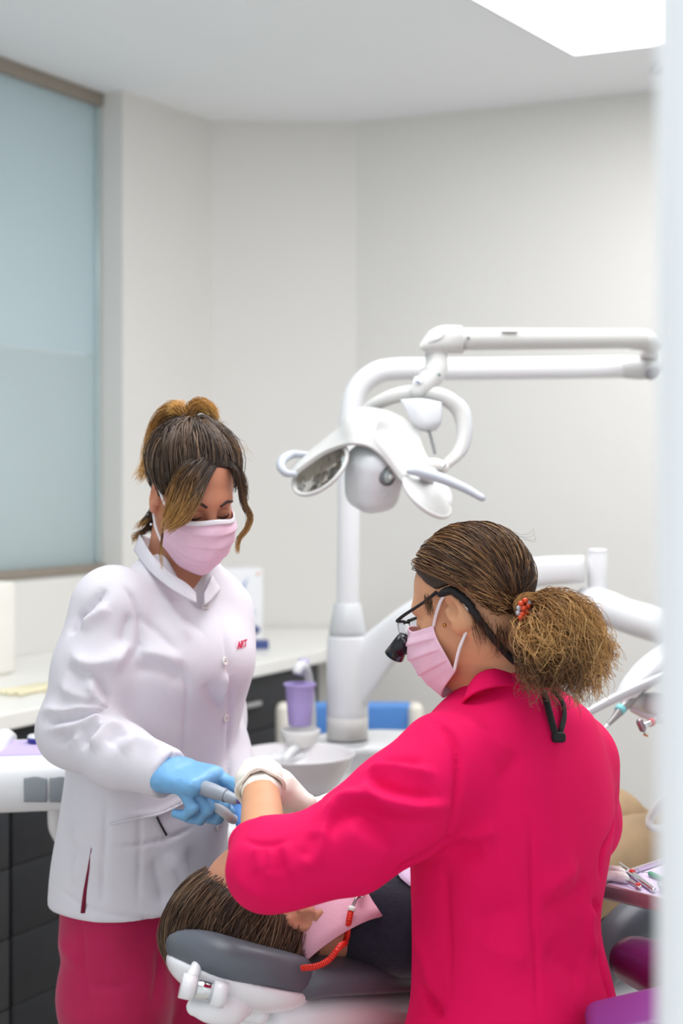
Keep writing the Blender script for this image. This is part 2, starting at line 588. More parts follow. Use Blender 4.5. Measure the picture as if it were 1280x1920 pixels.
# far piece that closes the corner behind the column
far = prism([on_front(s_end), Vector((0.04, 5.405, 0)), Vector((-.46, 5.39, 0)), on_front(s_end) + nrm * (dpt - .002)], CB, CT)
ct = mesh('worktop', *joing(slab, far), counter_m, smooth=False, label='long white worktop along the glazed wall', cat='worktop')
bev(ct, .004)
ups = prism([on_front(s0) + nrm * (dpt - .05), on_front(.62) + nrm * (dpt - .05), on_front(.62) + nrm * (dpt - .003), on_front(s0) + nrm * (dpt - .003)], CT, CT + .10)
up = mesh('cable_trunking', *ups, mat('cream_plastic', (232, 229, 222), .4), smooth=False, label='low white trunking along the back of the worktop', cat='trunking')
bev(up, .006)
handle_m = mat('handle_metal', (190, 190, 190), 0.3, metal=0.6)
units = [(-.60, .060), (.064, .76), (.764, 1.50)]
unames = ['black drawer unit at the left picture edge, only a sliver of its fronts showing', 'black drawer unit between the left picture edge and the white coat',
          'dark drawer unit right of the white coat with pale bar handle']
for (sa, sb), lab in zip(units, unames):
    m0 = on_front((sa + sb) / 2)
    t = thing('drawer_unit', lab, 'drawer unit', (m0.x, m0.y, 0), 'drawer units under the worktop')
    wv = sb - sa - .004
    mesh('body', *boxg(m0 + nrm * (dpt / 2 + .015) + Vector((0, 0, .485)), (wv, dpt - .06, .815), ax3, .002), cab_black, t)
    mesh('plinth', *boxg(m0 + nrm * (dpt / 2 + .03) + Vector((0, 0, .04)), (wv, dpt - .12, .08), ax3, .002), dark_m, t)
    for k in range(5):
        zt = .894 - k * .1655
        zb = zt - .1625
        d_ = mesh('drawer', *boxg(m0 + nrm * .032 + Vector((0, 0, (zt + zb) / 2)), (wv - .004, .02, zt - zb), ax3, .002), cab_black, t)
        if sb > 1.4:
            mesh('handle', *boxg(m0 - u * .06 + nrm * .012 + Vector((0, 0, (zt + zb) / 2)), (.12, .016, .014), ax3, .003), handle_m, d_)
mesh('end_panel', *boxg(on_front(1.515) + nrm * (dpt / 2 + .02) + Vector((0, 0, .4475)), (.022, dpt - .06, .885), ax3, .002), cab_side, smooth=False, label='grey-brown end panel closing the row of drawer units', cat='cabinet panel')
# box against the wall left of the coat
bx = W(128, 1200, 3.95)
bp = P0 + u * ((Vector((bx.x, bx.y, 0)) - P0).dot(u)) + nrm * (dpt - .16)
o = mesh('dispenser_box', *boxg(bp + Vector((.02, 0, CT + .13)), (.13, .16, .26), ax3, .012, 3), mat('cream_card', (232, 230, 222), .5), label='cream dispenser box on the worktop behind the white coat sleeve', cat='box')
# pale yellow gloves lying on the worktop
gv = thing('disposable_glove', 'pale yellow disposable glove lying flat on the worktop', 'glove', W(35, 1318, 3.72))
g0 = on_front(.36) + nrm * .20; g0.z = CT
glm = mat('yellow_latex', (233, 224, 190), .55)
BASE[gv] = g0; gv.location = g0
mesh('palm', *boxg(g0 + Vector((0, 0, .006)), (.10, .08, .011), ax3, .005, 3), glm, gv)
for k in range(4):
    q = g0 - u * .05 + nrm * (-.03 + .02 * k) + Vector((0, 0, .0065))
    mesh('finger', *tubeg([q, q - u * (.035 + .01 * math.sin(k + .6)) + nrm * (.004 * (k - 1.5)), q - u * (.065 + .012 * math.sin(k + .6)) + nrm * (.01 * (k - 1.5))], [.009, .0085, .006], 10, 8, flat=.6, roundcap=True), glm, gv)
q = g0 + u * .0 - nrm * .04 + Vector((0, 0, .0065))
mesh('thumb', *tubeg([q, q - nrm * .02 - u * .02, q - nrm * .03 - u * .045], [.01, .009, .006], 10, 8, flat=.6, roundcap=True), glm, gv)
mesh('cuff', *tubeg([g0 + u * .045 + Vector((0, 0, .0065)), g0 + u * .09 + Vector((0, 0, .0065))], [.038, .042], 16, 4, flat=.15), glm, gv)

# leaflet display box on the worktop
lc = W(447, 1160, 4.92); lc.z = CT
lb = thing('display_box', 'white leaflet box with blue swoosh and lettering on the worktop', 'leaflet box', lc)
fx = Vector((.97, .22, 0)).normalized(); fy = Vector((-fx.y, fx.x, 0))
mesh('box_body', *boxg(lc + Vector((0, 0, .125)), (.15, .08, .25), (fx, fy, Vector((0, 0, 1))), .003), mat('box_card', (232, 233, 236), .45), lb)
blue1 = mat('print_pale_blue', (168, 186, 220), .5); blue2 = mat('print_blue', (92, 128, 196), .5); navy = mat('print_navy', (70, 84, 140), .5)
front = lc - fy * .0412
def lp(a, b): return front + fx * a + Vector((0, 0, b))
sw = gridg([[lp(-.028, .135), lp(-.006, .155), lp(.004, .19), lp(.026, .225)], [lp(-.034, .128), lp(.004, .148), lp(.016, .185), lp(.026, .228)]], 14, 3)
solid(mesh('swoosh_print', *sw, blue1, lb), .0006)
textg('box_lettering', 'ocone', .034, lp(-.038, .094), fx, (0, 0, 1), blue2, lb, bold=.0012)
mesh('dot_print', *latheg([(.006, 0), (.006, .0008)], lp(.06, .232), -fy, 16), mat('print_orange', (240, 190, 160), .5), lb)
el = latheg([(.044, 0), (.044, .0006)], (0, 0, 0), (0, 0, 1), 32)
mesh('oval_print', [lp(.012, .045) - fy * .001 * v.z + fx * (v.x * 1.25) + Vector((0, 0, v.y * .5)) for v in el[0]], el[1], navy, lb)
mesh('oval_inner', [lp(.010, .046) - fy * (.001 + v.z) + fx * (v.x * .9) + Vector((0, 0, v.y * .33)) for v in el[0]], el[1], blue1, lb)
for k in range(3):
    mesh('figure_print', *boxg(lp(-.012 + .024 * k, .044) - fy * .0022, (.009, .0012, .02 + .004 * (k % 2)), (fx, fy, Vector((0, 0, 1))), .0004), navy if k != 1 else blue2, lb)
# small packs in front of the leaflet box
pk = W(488, 1206, 4.74); pk.z = CT
o = mesh('small_pack', *boxg(pk + Vector((0, 0, .014)), (.05, .035, .028), (fx, fy, Vector((0, 0, 1))), .002), navy, label='small navy pack on the worktop before the leaflet box', cat='pack')
pk2 = W(461, 1200, 4.66); pk2.z = CT
o = mesh('small_pack', *boxg(pk2 + Vector((0, 0, .02)), (.035, .03, .04), (fx, fy, Vector((0, 0, 1))), .002), mat('tan_card', (206, 168, 120), .6), label='small tan pack on the worktop before the leaflet box', cat='pack')

# ================================================================== blue-backed chair behind the unit
bc = W(655, 1345, 4.35)
vch = thing('visitor_chair', 'chair with blue back pad and cream ends behind the lamp column', 'chair', (bc.x, bc.y, 0))
bl_m = mat('blue_vinyl', (84, 138, 206), .45); cr_m = mat('cream_frame', (228, 222, 210), .4)
mesh('backrest', *boxg((bc.x, bc.y, bc.z - .02), (.37, .05, .13), None, .015, 3), bl_m, vch)
for s in (-1, 1):
    mesh('end_cap', *boxg((bc.x + s * .195, bc.y - .01, bc.z - .03), (.045, .075, .15), None, .02, 3), cr_m, vch)
mesh('seat', *boxg((bc.x, bc.y - .2, .45), (.42, .42, .06), None, .02, 3), bl_m, vch)
for sx in (-1, 1):
    mesh('back_post', *tubeg([(bc.x + sx * .195, bc.y + .005, bc.z - .09), (bc.x + sx * .19, bc.y, .44)], .012, 12), cr_m, vch)
    for sy in (0, -1):
        mesh('leg', *tubeg([(bc.x + sx * .18, bc.y - .03 + sy * .33, .43), (bc.x + sx * .2, bc.y - .02 + sy * .36, 0)], [.014, .012], 12), cr_m, vch)

# ================================================================== dental unit: column, bowl, arms
DU = 3.50
ub = W(652, 1385, DU)
unit = thing('dental_unit', 'white dental unit with lamp column, swept arm and cuspidor deck', 'dental unit', (ub.x, ub.y, 0))
mesh('lamp_column', *tubeg([W(651, 1180, DU), W(653, 1000, DU), W(654, 860, DU), W(656, 790, DU), W(668, 735, DU), W(700, 702, DU), W(745, 692, DU), W(850, 692, DU), W(1040, 690, DU), W(1172, 688, DU)], [.0265] * 10, 24, 80), white_pl, unit)
mesh('column_collar', *latheg([(.0285, .085), (.032, .083), (.044, .02), (.044, 0)], W(651, 1197, DU), (0, 0, 1), 32), grey_pl, unit)
mesh('column_sleeve', *latheg([(.049, 0), (.0495, .07), (.0495, .10), (.0485, .24), (.0475, .244)], W(651, 1384, DU), (0, 0, 1), 36), white_pl, unit)
mesh('sleeve_ring', *latheg([(.0498, 0), (.0498, .052), (.049, .053)], W(651, 1384, DU), (0, 0, 1), 36), warm_pl, unit)
mesh('column_foot', *latheg([(.054, -.03), (.054, 0), (.05, .003)], W(651, 1390, DU), (0, 0, 1), 36), grey_pl, unit)
# swept arm (wide web) rising to the right behind the seated person
top = [(672, 1200), (715, 1165), (760, 1132), (830, 1095), (910, 1062), (1000, 1045), (1095, 1041)]
bot = [(672, 1345), (706, 1296), (735, 1252), (775, 1212), (850, 1160), (930, 1120), (1000, 1102), (1095, 1092)]
tp = catmull(top, 30); bt = catmull(bot, 30)
V = []; F = []
for i in range(30):
    d = DU - .18 * (i / 29.0)
    ptop = W(tp[i][0], tp[i][1], d); pbot = W(bt[i][0], bt[i][1], d)
    c = (ptop + pbot) / 2; h = (ptop - pbot) / 2; dp = Vector((.15, 1, 0)).normalized() * .035
    for k in range(20):
        a = 2 * math.pi * k / 20
        ca, sa = math.cos(a), math.sin(a)
        ca = math.copysign(abs(ca) ** .6, ca); sa = math.copysign(abs(sa) ** .6, sa)
        V.append(c + h * ca + dp * sa)
for i in range(29):
    for k in range(20):
        a = i * 20 + k; b = i * 20 + (k + 1) % 20
        F.append((a, b, b + 20, a + 20))
F.append(tuple(range(20))[::-1]); F.append(tuple(29 * 20 + k for k in range(20)))
mesh('swept_arm', V, F, white_pl, unit)
jc = W(1120, 1112, 3.32)
mesh('arm_joint', *latheg([(.021, 0), (.0225, .004), (.0225, .088), (.021, .091), (.0215, .092), (.0215, .098), (.019, .1)], jc, (0, 0, 1), 32), white_pl, unit)
mesh('joint_ring', *latheg([(.023, -.018), (.023, 0)], jc, (0, 0, 1), 32), grey_pl, unit)
mesh('fore_arm_knuckle', *tubeg([W(1098, 1124, 3.33), W(1112, 1130, 3.31), W(1140, 1142, 3.27), W(1165, 1150, 3.24)], [.028, .036, .04, .036], 24, 20, roundcap=True), white_pl, unit)
mesh('fore_arm', *tubeg([W(1140, 1143, 3.27), W(1190, 1160, 3.20), W(1260, 1180, 3.10), W(1330, 1200, 3.0)], [.036, .038, .038, .036], 28, 24, roundcap=True), white_pl, unit)
# deck and pedestal
zt = W(651, 1391, DU).z
def atz(px, py, z):
    d = (CAMZ - z) * FPX / (py - HORIZON); return Vector(((px - 640) / FPX * d, d, z))
dtop = [[atz(528, 1392, zt), atz(600, 1376, zt), atz(690, 1368, zt), atz(768, 1369, zt)],
        [atz(500, 1420, zt - .01), atz(600, 1408, zt - .005), atz(690, 1400, zt - .005), atz(748, 1402, zt - .01)],
        [atz(450, 1480, .775), atz(560, 1470, .775), atz(650, 1462, .775), atz(696, 1456, .785)],
        [atz(400, 1560, .735), atz(500, 1556, .735), atz(590, 1548, .735), atz(630, 1530, .745)]]
solid(mesh('deck', *gridg(dtop, 30, 24), white_pl, unit), .05, 1)
cpts = [dtop[0][0], dtop[0][3], dtop[3][3], dtop[3][0]]
cxy = sum(cpts, Vector()) / 4
mesh('pedestal', *prism([Vector((cxy.x + (p.x - cxy.x) * .62, cxy.y + (p.y - cxy.y) * .62, 0)) for p in cpts][::-1], 0, .72), white_pl, unit, smooth=False)
# bowl
bw = W(556, 1412, 3.28)
br = 110 / FPX * 3.28
rim_z = bw.z
bowl_m = mat('bowl_ceramic', (226, 222, 224), .15, vary=0.0, coat=.4)
prof = [(.035, -.085), (.06, -.083), (.095, -.06), (.118, -.03), (.129, -.004), (.1315, 0), (.129, .0015), (.124, -.004), (.11, -.03), (.085, -.052), (.05, -.064), (.012, -.068), (.0, -.068)]
sc = br / .1315
bo = mesh('cuspidor_bowl', *latheg([(r * sc, h * sc * 1.12) for r, h in prof], (bw.x, bw.y, rim_z), (0, 0, 1), 48, capt=False), bowl_m, unit)
mesh('bowl_foot', *latheg([(.05, -.118), (.042, -.085)], (bw.x, bw.y, rim_z), (0, 0, 1), 32), white_pl, unit)
# cup filler and holder
ch = W(563, 1378, 3.42)
mesh('cup_holder', *latheg([(.02, -.03), (.036, -.022), (.044, .0), (.047, .012), (.044, .014), (.038, .0), (.02, -.01), (0, -.01)], ch, (0, 0, 1), 32, capt=False), warm_pl, unit)
mesh('holder_block', *boxg(ch + Vector((.012, .02, -.05)), (.07, .07, .07), None, .018, 3), white_pl, unit)
mesh('bowl_spout', *tubeg([ch + Vector((-.005, -.02, -.025)), ch + Vector((-.02, -.05, -.028)), ch + Vector((-.035, -.075, -.045))], [.009, .009, .008], 12, 10), white_pl, unit)
fl = W(572, 1330, 3.47)
mesh('cup_filler', *tubeg([W(584, 1385, 3.5), W(583, 1320, 3.5), W(579, 1275, 3.49), W(571, 1253, 3.46), W(561, 1250, 3.43), W(556, 1264, 3.42)], [.012, .011, .010, .012, .012, .010], 14, 24), white_pl, unit)
cup_m = mat('lilac_cup_plastic', (186, 166, 226), .35, trans=.15)
cb = W(562, 1368, 3.42); cb.z += .010
k_ = 60 / FPX * 3.42 / .075
cup = thing('plastic_cup', 'translucent lilac plastic cup on the holder beside the bowl', 'cup', cb)
cp = latheg([(.0, 0), (.025, 0), (.027, .003), (.031, .05), (.0345, .090), (.0375, .094), (.0378, .098), (.035, .098), (.0335, .09), (.030, .05), (.026, .006), (.0, .005)], cb, (0, 0, 1), 32, capb=False, capt=False)
mesh('cup_body', *cp, cup_m, cup)
mesh('filler_sleeve', *latheg([(.012, .10), (.0135, .14)], W(569, 1345, 3.495), (0, 0, 1), 20), mat('lilac_clear', (205, 196, 226), .3), unit, label='clear lilac filler sleeve')

# ================================================================== dental lamp
DL = 2.92
lampm = mat('lamp_white', (203, 203, 201), .3, vary=0.008)
lamp = thing('dental_lamp', 'white dental operating lamp with mirrored wings on a folding arm', 'lamp', W(700, 900, DL))
# elbow at the far right
ja = W(1215, 672, 3.47)
mesh('elbow_lower', *tubeg([W(1168, 688, 3.5), W(1196, 690, 3.49), W(1216, 690, 3.475), W(1232, 686, 3.47)], [.0268, .0275, .026, .020], 24, 16, roundcap=True), lampm, lamp)
mesh('elbow_cap', *latheg([(.02, 0), (.018, .004)], W(1224, 699, 3.44), (.25, -.7, -.65), 24), mat('cap_grey', (150, 150, 156), .5), lamp, label='grey end cap')
mesh('elbow_pin', *latheg([(.023, 0), (.0215, .03)], W(1217, 672, 3.47), (0, 0, 1), 28), warm_pl, lamp)
mesh('elbow_upper', *tubeg([W(1185, 636, 3.40), W(1210, 638, 3.42), W(1226, 645, 3.44), W(1236, 648, 3.46)], [.025, .025, .020, .011], 24, 16, roundcap=True), lampm, lamp)
a0 = W(1205, 635.5, 3.40); a1 = W(858, 636, 3.02)
x, y, z = axes_from(a1 - a0)
mesh('spring_arm', *boxg((a0 + a1) / 2, ((a1 - a0).length, .052, .0455), (x, y, z), .0215, 5), lampm, lamp)
mesh('arm_grip', *boxg(W(953, 621, 3.085), (.05, .018, .005), (x, y, z), .0024), warm_pl, lamp)
for px, py, d in ((878, 634, 3.008), (1197, 634, 3.365)):
    mesh('screw', *latheg([(.0026, 0), (.0022, .003)], W(px, py, d), (-.2, -1, 0), 12), dark_m, lamp)
kn = gridg([[W(786, 645, 2.99), W(800, 627, 2.99), W(826, 613, 3.0), W(864, 613, 3.02)],
            [W(785, 648, 2.955), W(800, 634, 2.95), W(830, 620, 2.955), W(866, 620, 2.975)],
            [W(788, 654, 2.95), W(806, 650, 2.945), W(835, 648, 2.95), W(868, 645, 2.975)],
            [W(795, 658, 2.965), W(812, 658, 2.965), W(838, 659, 2.975), W(868, 659, 2.995)],
            [W(795, 658, 3.0), W(812, 658, 3.01), W(838, 659, 3.02), W(868, 659, 3.04)],
            [W(786, 645, 2.995), W(800, 627, 3.03), W(826, 613, 3.04), W(864, 613, 3.06)]], 22, 26)
solid(mesh('knuckle', *kn, lampm, lamp), .006, 1)
mesh('knuckle_core', *boxg(W(838, 637, 2.995), (.06, .06, .034), (x, y, z), .015, 3), lampm, lamp)
mesh('knuckle_inlay', *gridg([[W(800, 640, 2.943), W(812, 628, 2.943), W(832, 618, 2.95)], [W(806, 641, 2.941), W(824, 634, 2.941), W(837, 622, 2.949)]], 10, 4), grey_pl, lamp)
mesh('neck_ring', *latheg([(.0225, 0), (.0225, .010)], W(817, 664, 2.98), (0, 0, 1), 28), warm_pl, lamp)
mesh('neck', *tubeg([W(817, 664, 2.98), W(818, 684, 2.975), W(812, 702, 2.965), W(797, 720, 2.955), W(783, 734, 2.95)], [.0225, .0235, .0235, .022, .0185], 26, 30, roundcap=True), lampm, lamp)
mesh('neck_band', *tubeg([W(811, 703, 2.965), W(808, 707, 2.963)], [.0241, .0241], 26), grey_pl, lamp)
mesh('maker_label', *gridg([[W(778, 706, 2.935), W(795, 706, 2.934)], [W(774, 716, 2.929), W(790, 717, 2.9285)]], 4, 3), mat('label_white', (244, 247, 252), .3), lamp)
mesh('label_print', *gridg([[W(777, 713, 2.9288), W(788, 714.5, 2.928)], [W(776, 715.4, 2.928), W(787, 717, 2.9275)]], 4, 3), mat('label_blue', (70, 96, 160), .4), lamp)
mesh('axis_mark', *latheg([(.003, 0), (.003, .001)], W(823, 703, 2.938), (.4, -1, 0), 12), mat('mark_teal', (70, 120, 120), .4), lamp)
# yoke
yk = [(833, 874, 2.90), (858, 850, 2.925), (868, 815, 2.94), (862, 775, 2.95), (838, 748, 2.95), (800, 738, 2.955), (755, 739, 2.965), (715, 752, 2.98), (680, 775, 3.0), (648, 806, 3.02)]
mesh('yoke', *tubeg([W(*p) for p in yk], [.011, .0135, .0145, .0155, .017, .0175, .0165, .0145, .0125, .012], 22, 60, flat=.9), lampm, lamp)
yi = [(846, 866, 2.908), (868, 842, 2.93), (875, 805, 2.942), (869, 768, 2.952), (848, 744, 2.954)]
mesh('yoke_inlay', *tubeg([W(*p) for p in yi], [.007, .0105, .012, .0115, .008], 18, 34, roundcap=True), grey_pl, lamp, label='light grey strip on the lamp yoke')
mesh('yoke_pivot', *tubeg([W(790, 872, 2.88), W(815, 872, 2.885), W(830, 876, 2.893)], [.013, .0135, .0125], 20, 12, roundcap=True), warm_pl, lamp)
mesh('pivot_ring', *tubeg([W(824, 874, 2.889), W(829, 877, 2.89)], [.0145, .0145], 20), chrome, lamp)
# driver box under the yoke and its lever
db = [W(752, 750, 2.955), W(830, 752, 2.945)]
bxg = gridg([[W(750, 749, 2.93), W(790, 747, 2.92), W(828, 754, 2.93)], [W(760, 770, 2.925), W(792, 772, 2.91), W(829, 775, 2.925)],
             [W(773, 795, 2.925), W(797, 800, 2.91), W(826, 795, 2.925)], [W(784, 804, 2.945), W(802, 807, 2.94), W(820, 803, 2.945)],
             [W(784, 804, 2.975), W(802, 807, 2.98), W(820, 803, 2.975)], [W(755, 760, 3.0), W(790, 760, 3.01), W(826, 762, 3.0)]], 16, 22)
solid(mesh('driver_box', *bxg, mat('pale_grey', (206, 208, 212), .35), lamp), .004, 1)
mesh('lever', *tubeg([W(803, 804, 2.945), W(809, 825, 2.94), W(815, 849, 2.935)], .0032, 10, 8, roundcap=True), steel, lamp)
# hood
cols = [((548, 894, 2.86), (546, 888, 2.875), (547, 884, 2.89), (549, 880, 2.905)),
        ((566, 878, 2.855), (566, 868, 2.87), (568, 862, 2.90), (570, 858, 2.93)),
        ((605, 851, 2.845), (604, 838, 2.865), (608, 830, 2.90), (612, 825, 2.95)),
        ((642, 836, 2.82), (636, 812, 2.85), (640, 802, 2.90), (646, 797, 2.96)),
        ((665, 833, 2.80), (656, 786, 2.835), (662, 775, 2.88), (672, 769, 2.95)),
        ((690, 838, 2.795), (697, 789, 2.82), (708, 780, 2.875), (720, 772, 2.95)),
        ((712, 853, 2.795), (704, 815, 2.81), (726, 808, 2.885), (755, 787, 2.94)),
        ((733, 878, 2.795), (722, 838, 2.805), (748, 834, 2.89), (782, 810, 2.93)),
        ((757, 908, 2.795), (749, 876, 2.805), (770, 862, 2.88), (790, 838, 2.91)),
        ((800, 940, 2.80), (786, 905, 2.81), (797, 890, 2.85), (808, 874, 2.88)),
        ((838, 955, 2.82), (843, 944, 2.825), (844, 928, 2.84), (838, 908, 2.85))]
rows = [[W(*c[r]) for c in cols] for r in range(4)]
hd = solid(mesh('hood', *gridg(rows, 60, 26), lampm, lamp), .009, 0); bev(hd, .003, 2)
# mirrored wings: rim, faceted mirror, back shell
def dish(center, ex, ey, nn, depth, name):
    rim = []
    for k in range(37):
        a = 2 * math.pi * k / 36
        rim.append(center + ex * math.cos(a) + ey * math.sin(a))
    mesh('wing_rim', *tubeg(rim, .0045, 10, cap=False), lampm, lamp)
    V = []; F = []
    for i in range(7):
        r = i / 6.0 * 1.04
        for k in range(24):
            a = 2 * math.pi * k / 24
            V.append(center + (ex * math.cos(a) + ey * math.sin(a)) * r - nn * (depth * (1 - r * r) + .004))
    for i in range(6):
        for k in range(24):
            F.append((i * 24 + k, i * 24 + (k + 1) % 24, i * 24 + 24 + (k + 1) % 24, i * 24 + 24 + k))
    mesh('wing_shell', V, F, lampm, lamp)
    # facets
    mm = mat('mirror_facet', (240, 236, 228), .06, metal=1.0, vary=0)
    N = 7
    for i in range(N):
        for j in range(N):
            a, b = -1 + 2.0 * i / N, -1 + 2.0 * j / N
            cu, cv = a + 1.0 / N, b + 1.0 / N
            if cu * cu + cv * cv > .93: continue
            def pt(s, t):
                r2 = min(1.0, s * s + t * t)
                k = 1.0 if s * s + t * t <= 1 else 1 / math.sqrt(s * s + t * t)
                return center + ex * s * k + ey * t * k - nn * (depth * (1 - r2))
            tl = random.uniform(-.0025, .0025); tm = random.uniform(-.0025, .0025)
            g = 1.0 / N * .97
            q = [pt(cu - g, cv - g) + nn * (tl + tm), pt(cu + g, cv - g) + nn * (tl - tm), pt(cu + g, cv + g) + nn * (-tl - tm), pt(cu - g, cv + g) + nn * (-tl + tm)]
            mesh('mirror_facet', q, [(0, 1, 2, 3)], mm, lamp, smooth=False)
lc_ = W(600, 880, 2.84)
ex = (W(650, 853, 2.80) - W(550, 898, 2.865)) / 2
ey = (W(586, 852, 2.90) - W(622, 914, 2.79)) / 2
ey = ey - ex * (ey.dot(ex) / ex.length_squared)
nn = ex.cross(ey).normalized()
if nn.y > 0: nn = -nn
dish(lc_, ex, ey, nn, .016, 'left')
rc_ = W(800, 930, 2.80)
ex2 = (W(842, 950, 2.83) - W(762, 916, 2.775)) / 2
ey2 = (W(812, 898, 2.88) - W(796, 950, 2.77)) / 2
ey2 = ey2 - ex2 * (ey2.dot(ex2) / ex2.length_squared)
nn2 = ex2.cross(ey2).normalized()
if nn2.z > 0: nn2 = -nn2
dish(rc_, ex2, ey2, nn2, .016, 'right')
# central lamp body
bx_, by_, bz_ = Vector((.80, .58, .12)).normalized(), None, None
bz_ = Vector((.10, -.30, .95)); bz_ = (bz_ - bx_ * bz_.dot(bx_)).normalized(); by_ = bz_.cross(bx_)
bcn = W(700, 899, 2.865)
def fb(P):
    d = rbox(P, bcn, (.052, .052, .070), .038, (bx_, by_, bz_))
    q = P - _v(bcn)
    lo_ = q @ _v(bz_)
    return d + np.clip(-lo_, 0, 1) * .12
Vb, Qb = nets(fb, np.array(bcn) - .12, np.array(bcn) + .12, .004)
mesh('lamp_body', smooth_mesh(Vb, Qb, 3), Qb, mat('lamp_body_grey', (214, 220, 222), .22, vary=0.0), lamp, label='pale grey central lamp housing')
hb = bvh_of(Vb, Qb)
h = pix_hit(hb, 727, 893)
lo3 = h[0]; n3 = (h[1] + Vector((.35, -.1, .15))).normalized()
mesh('lens_ring', *latheg([(.018, -.012), (.0195, -.002), (.0185, .003), (.0155, .002), (.0145, -.004)], lo3, n3, 28, capb=False, capt=False), mat('lens_ring_grey', (110, 114, 118), .35), lamp)
mesh('lens', *latheg([(.0155, -.004), (.012, .003), (.006, .006), (.0, .007)], lo3, n3, 28), mat('lens_glass', (206, 224, 222), .06, trans=.4, vary=0), lamp)
mesh('lens_core', *latheg([(.006, .004), (.004, .0085), (0, .009)], lo3, n3, 20), mat('lens_core', (236, 246, 244), .1), lamp)
hb2 = pix_hit(hb, 722, 930)
mesh('sensor_mark', *boxg(hb2[0], (.014, .008, .004), axes_from(Vector((1, .3, 0)), hb2[1]), .002), mat('pale_grey', (206, 208, 212), .35), lamp)
# handles
mesh('handle', *tubeg([W(572, 852, 2.90), W(548, 852, 2.90), W(531, 861, 2.88), W(526, 875, 2.86), W(536, 887, 2.85), W(552, 889, 2.85)], [.006, .0085, .0095, .0085, .0075, .006], 16, 24, roundcap=True), mat('handle_grey', (178, 184, 192), .4), lamp, label='grey loop handle at the left wing')
mesh('handle', *tubeg([W(768, 884, 2.79), W(790, 886, 2.78), W(830, 898, 2.765), W(870, 915, 2.75), W(902, 933, 2.74)], [.0075, .0125, .0125, .0105, .0085], 18, 24, roundcap=True, flat=.8), mat('handle_grey', (178, 184, 192), .4), lamp, label='grey bar handle at the right wing')
mesh('handle_mount', *tubeg([W(795, 889, 2.785), W(806, 898, 2.82)], [.012, .012], 14), lampm, lamp)
# ================================================================== figure helpers
def skin_mat(name, rgb): return mat(name, rgb, .5, spec=.35, vary=.06, nscale=25, bump=.12, bscale=350, sss=.12)

def tow(c, F3, p):
    return Vector(c) + F3[0] * p[0] + F3[1] * p[1] + F3[2] * p[2]

def head_frame(yaw_dir, pitch):
    """yaw_dir horizontal facing (x, y); pitch downwards in radians -> (forward, left, up)"""
    h = Vector((yaw_dir[0], yaw_dir[1], 0)).normalized()
    f = h * math.cos(pitch) + Vector((0, 0, -math.sin(pitch)))
    up = h * math.sin(pitch) + Vector((0, 0, math.cos(pitch)))
    return f, up.cross(f), up

def roll_frame(F3, a):
    f, l, u_ = F3
    return f, l * math.cos(a) + u_ * math.sin(a), u_ * math.cos(a) - l * math.sin(a)

def head_sdf(P, c, F3, s=1.0):
    M = np.array([list(a) for a in F3], dtype=np.float32)
    q = ((P - _v(c)) @ M.T) / s
    y0 = q[:, 1].copy()
    a = q.copy(); a[:, 1] = np.abs(q[:, 1])           # mirrored
    d = ell(q, (-.012, 0, .043), (.098, .077, .088))
    d = smin(d, ell(q, (.032, 0, -.022), (.060, .058, .082)), .03)
    d = smin(d, rcone(q, (.02, 0, -.06), (.070, 0, -.098), .042, .022), .03)
    d = smin(d, ell(q, (.074, 0, .030), (.020, .048, .016)), .02)
    d = smin(d, ell(a, (.052, .042, -.026), (.030, .022, .026)), .02)
    d = smax(d, -ell(a, (.099, .033, .006), (.019, .018, .013)), .014)
    d = smin(d, ell(a, (.0735, .0325, .005), (.0145, .0155, .0135)), .004)
    d = smin(d, rcone(q, (.088, 0, .018), (.108, 0, -.026), .008, .0115), .012)
    d = smin(d, ell(a, (.098, .011, -.030), (.010, .008, .008)), .006)
    d = smin(d, ell(q, (.088, 0, -.056), (.014, .024, .0075)), .008)
    d = smin(d, ell(q, (.087, 0, -.067), (.013, .020, .0075)), .006)
    # ears
    ea, eb = math.cos(.45), math.sin(.45)
    eax = (Vector((ea, eb, 0)), Vector((-eb, ea, 0)), Vector((0, 0, 1)))
    tl = .2
    eax = (eax[0] * math.cos(tl) + eax[2] * -math.sin(tl), eax[1], eax[2] * math.cos(tl) + eax[0] * math.sin(tl))
    ear = ell(a, (-.014, .079, .002), (.0185, .0085, .032), eax)
    ear = smax(ear, -ell(a, (-.007, .087, .008), (.0125, .0095, .0205), eax), .003)
    ear = smin(ear, ell(a, (-.005, .080, -.024), (.008, .006, .010), eax), .006)
    ear = smin(ear, rcone(a, (.002, .077, .006), (.003, .077, -.008), .006, .005), .004)
    d = smin(d, ear, .005)
    return d * s

def finger_chain(base, D, N, T, lens, ang, spread=0.0):
    pts = [Vector(base)]
    th = 0.0
    lat = T * math.sin(spread)
    for L, a in zip(lens, ang):
        th += a
        dr_ = (D * math.cos(th) + N * math.sin(th)) * math.cos(spread) + lat
        pts.append(pts[-1] + dr_ * L)
    return pts

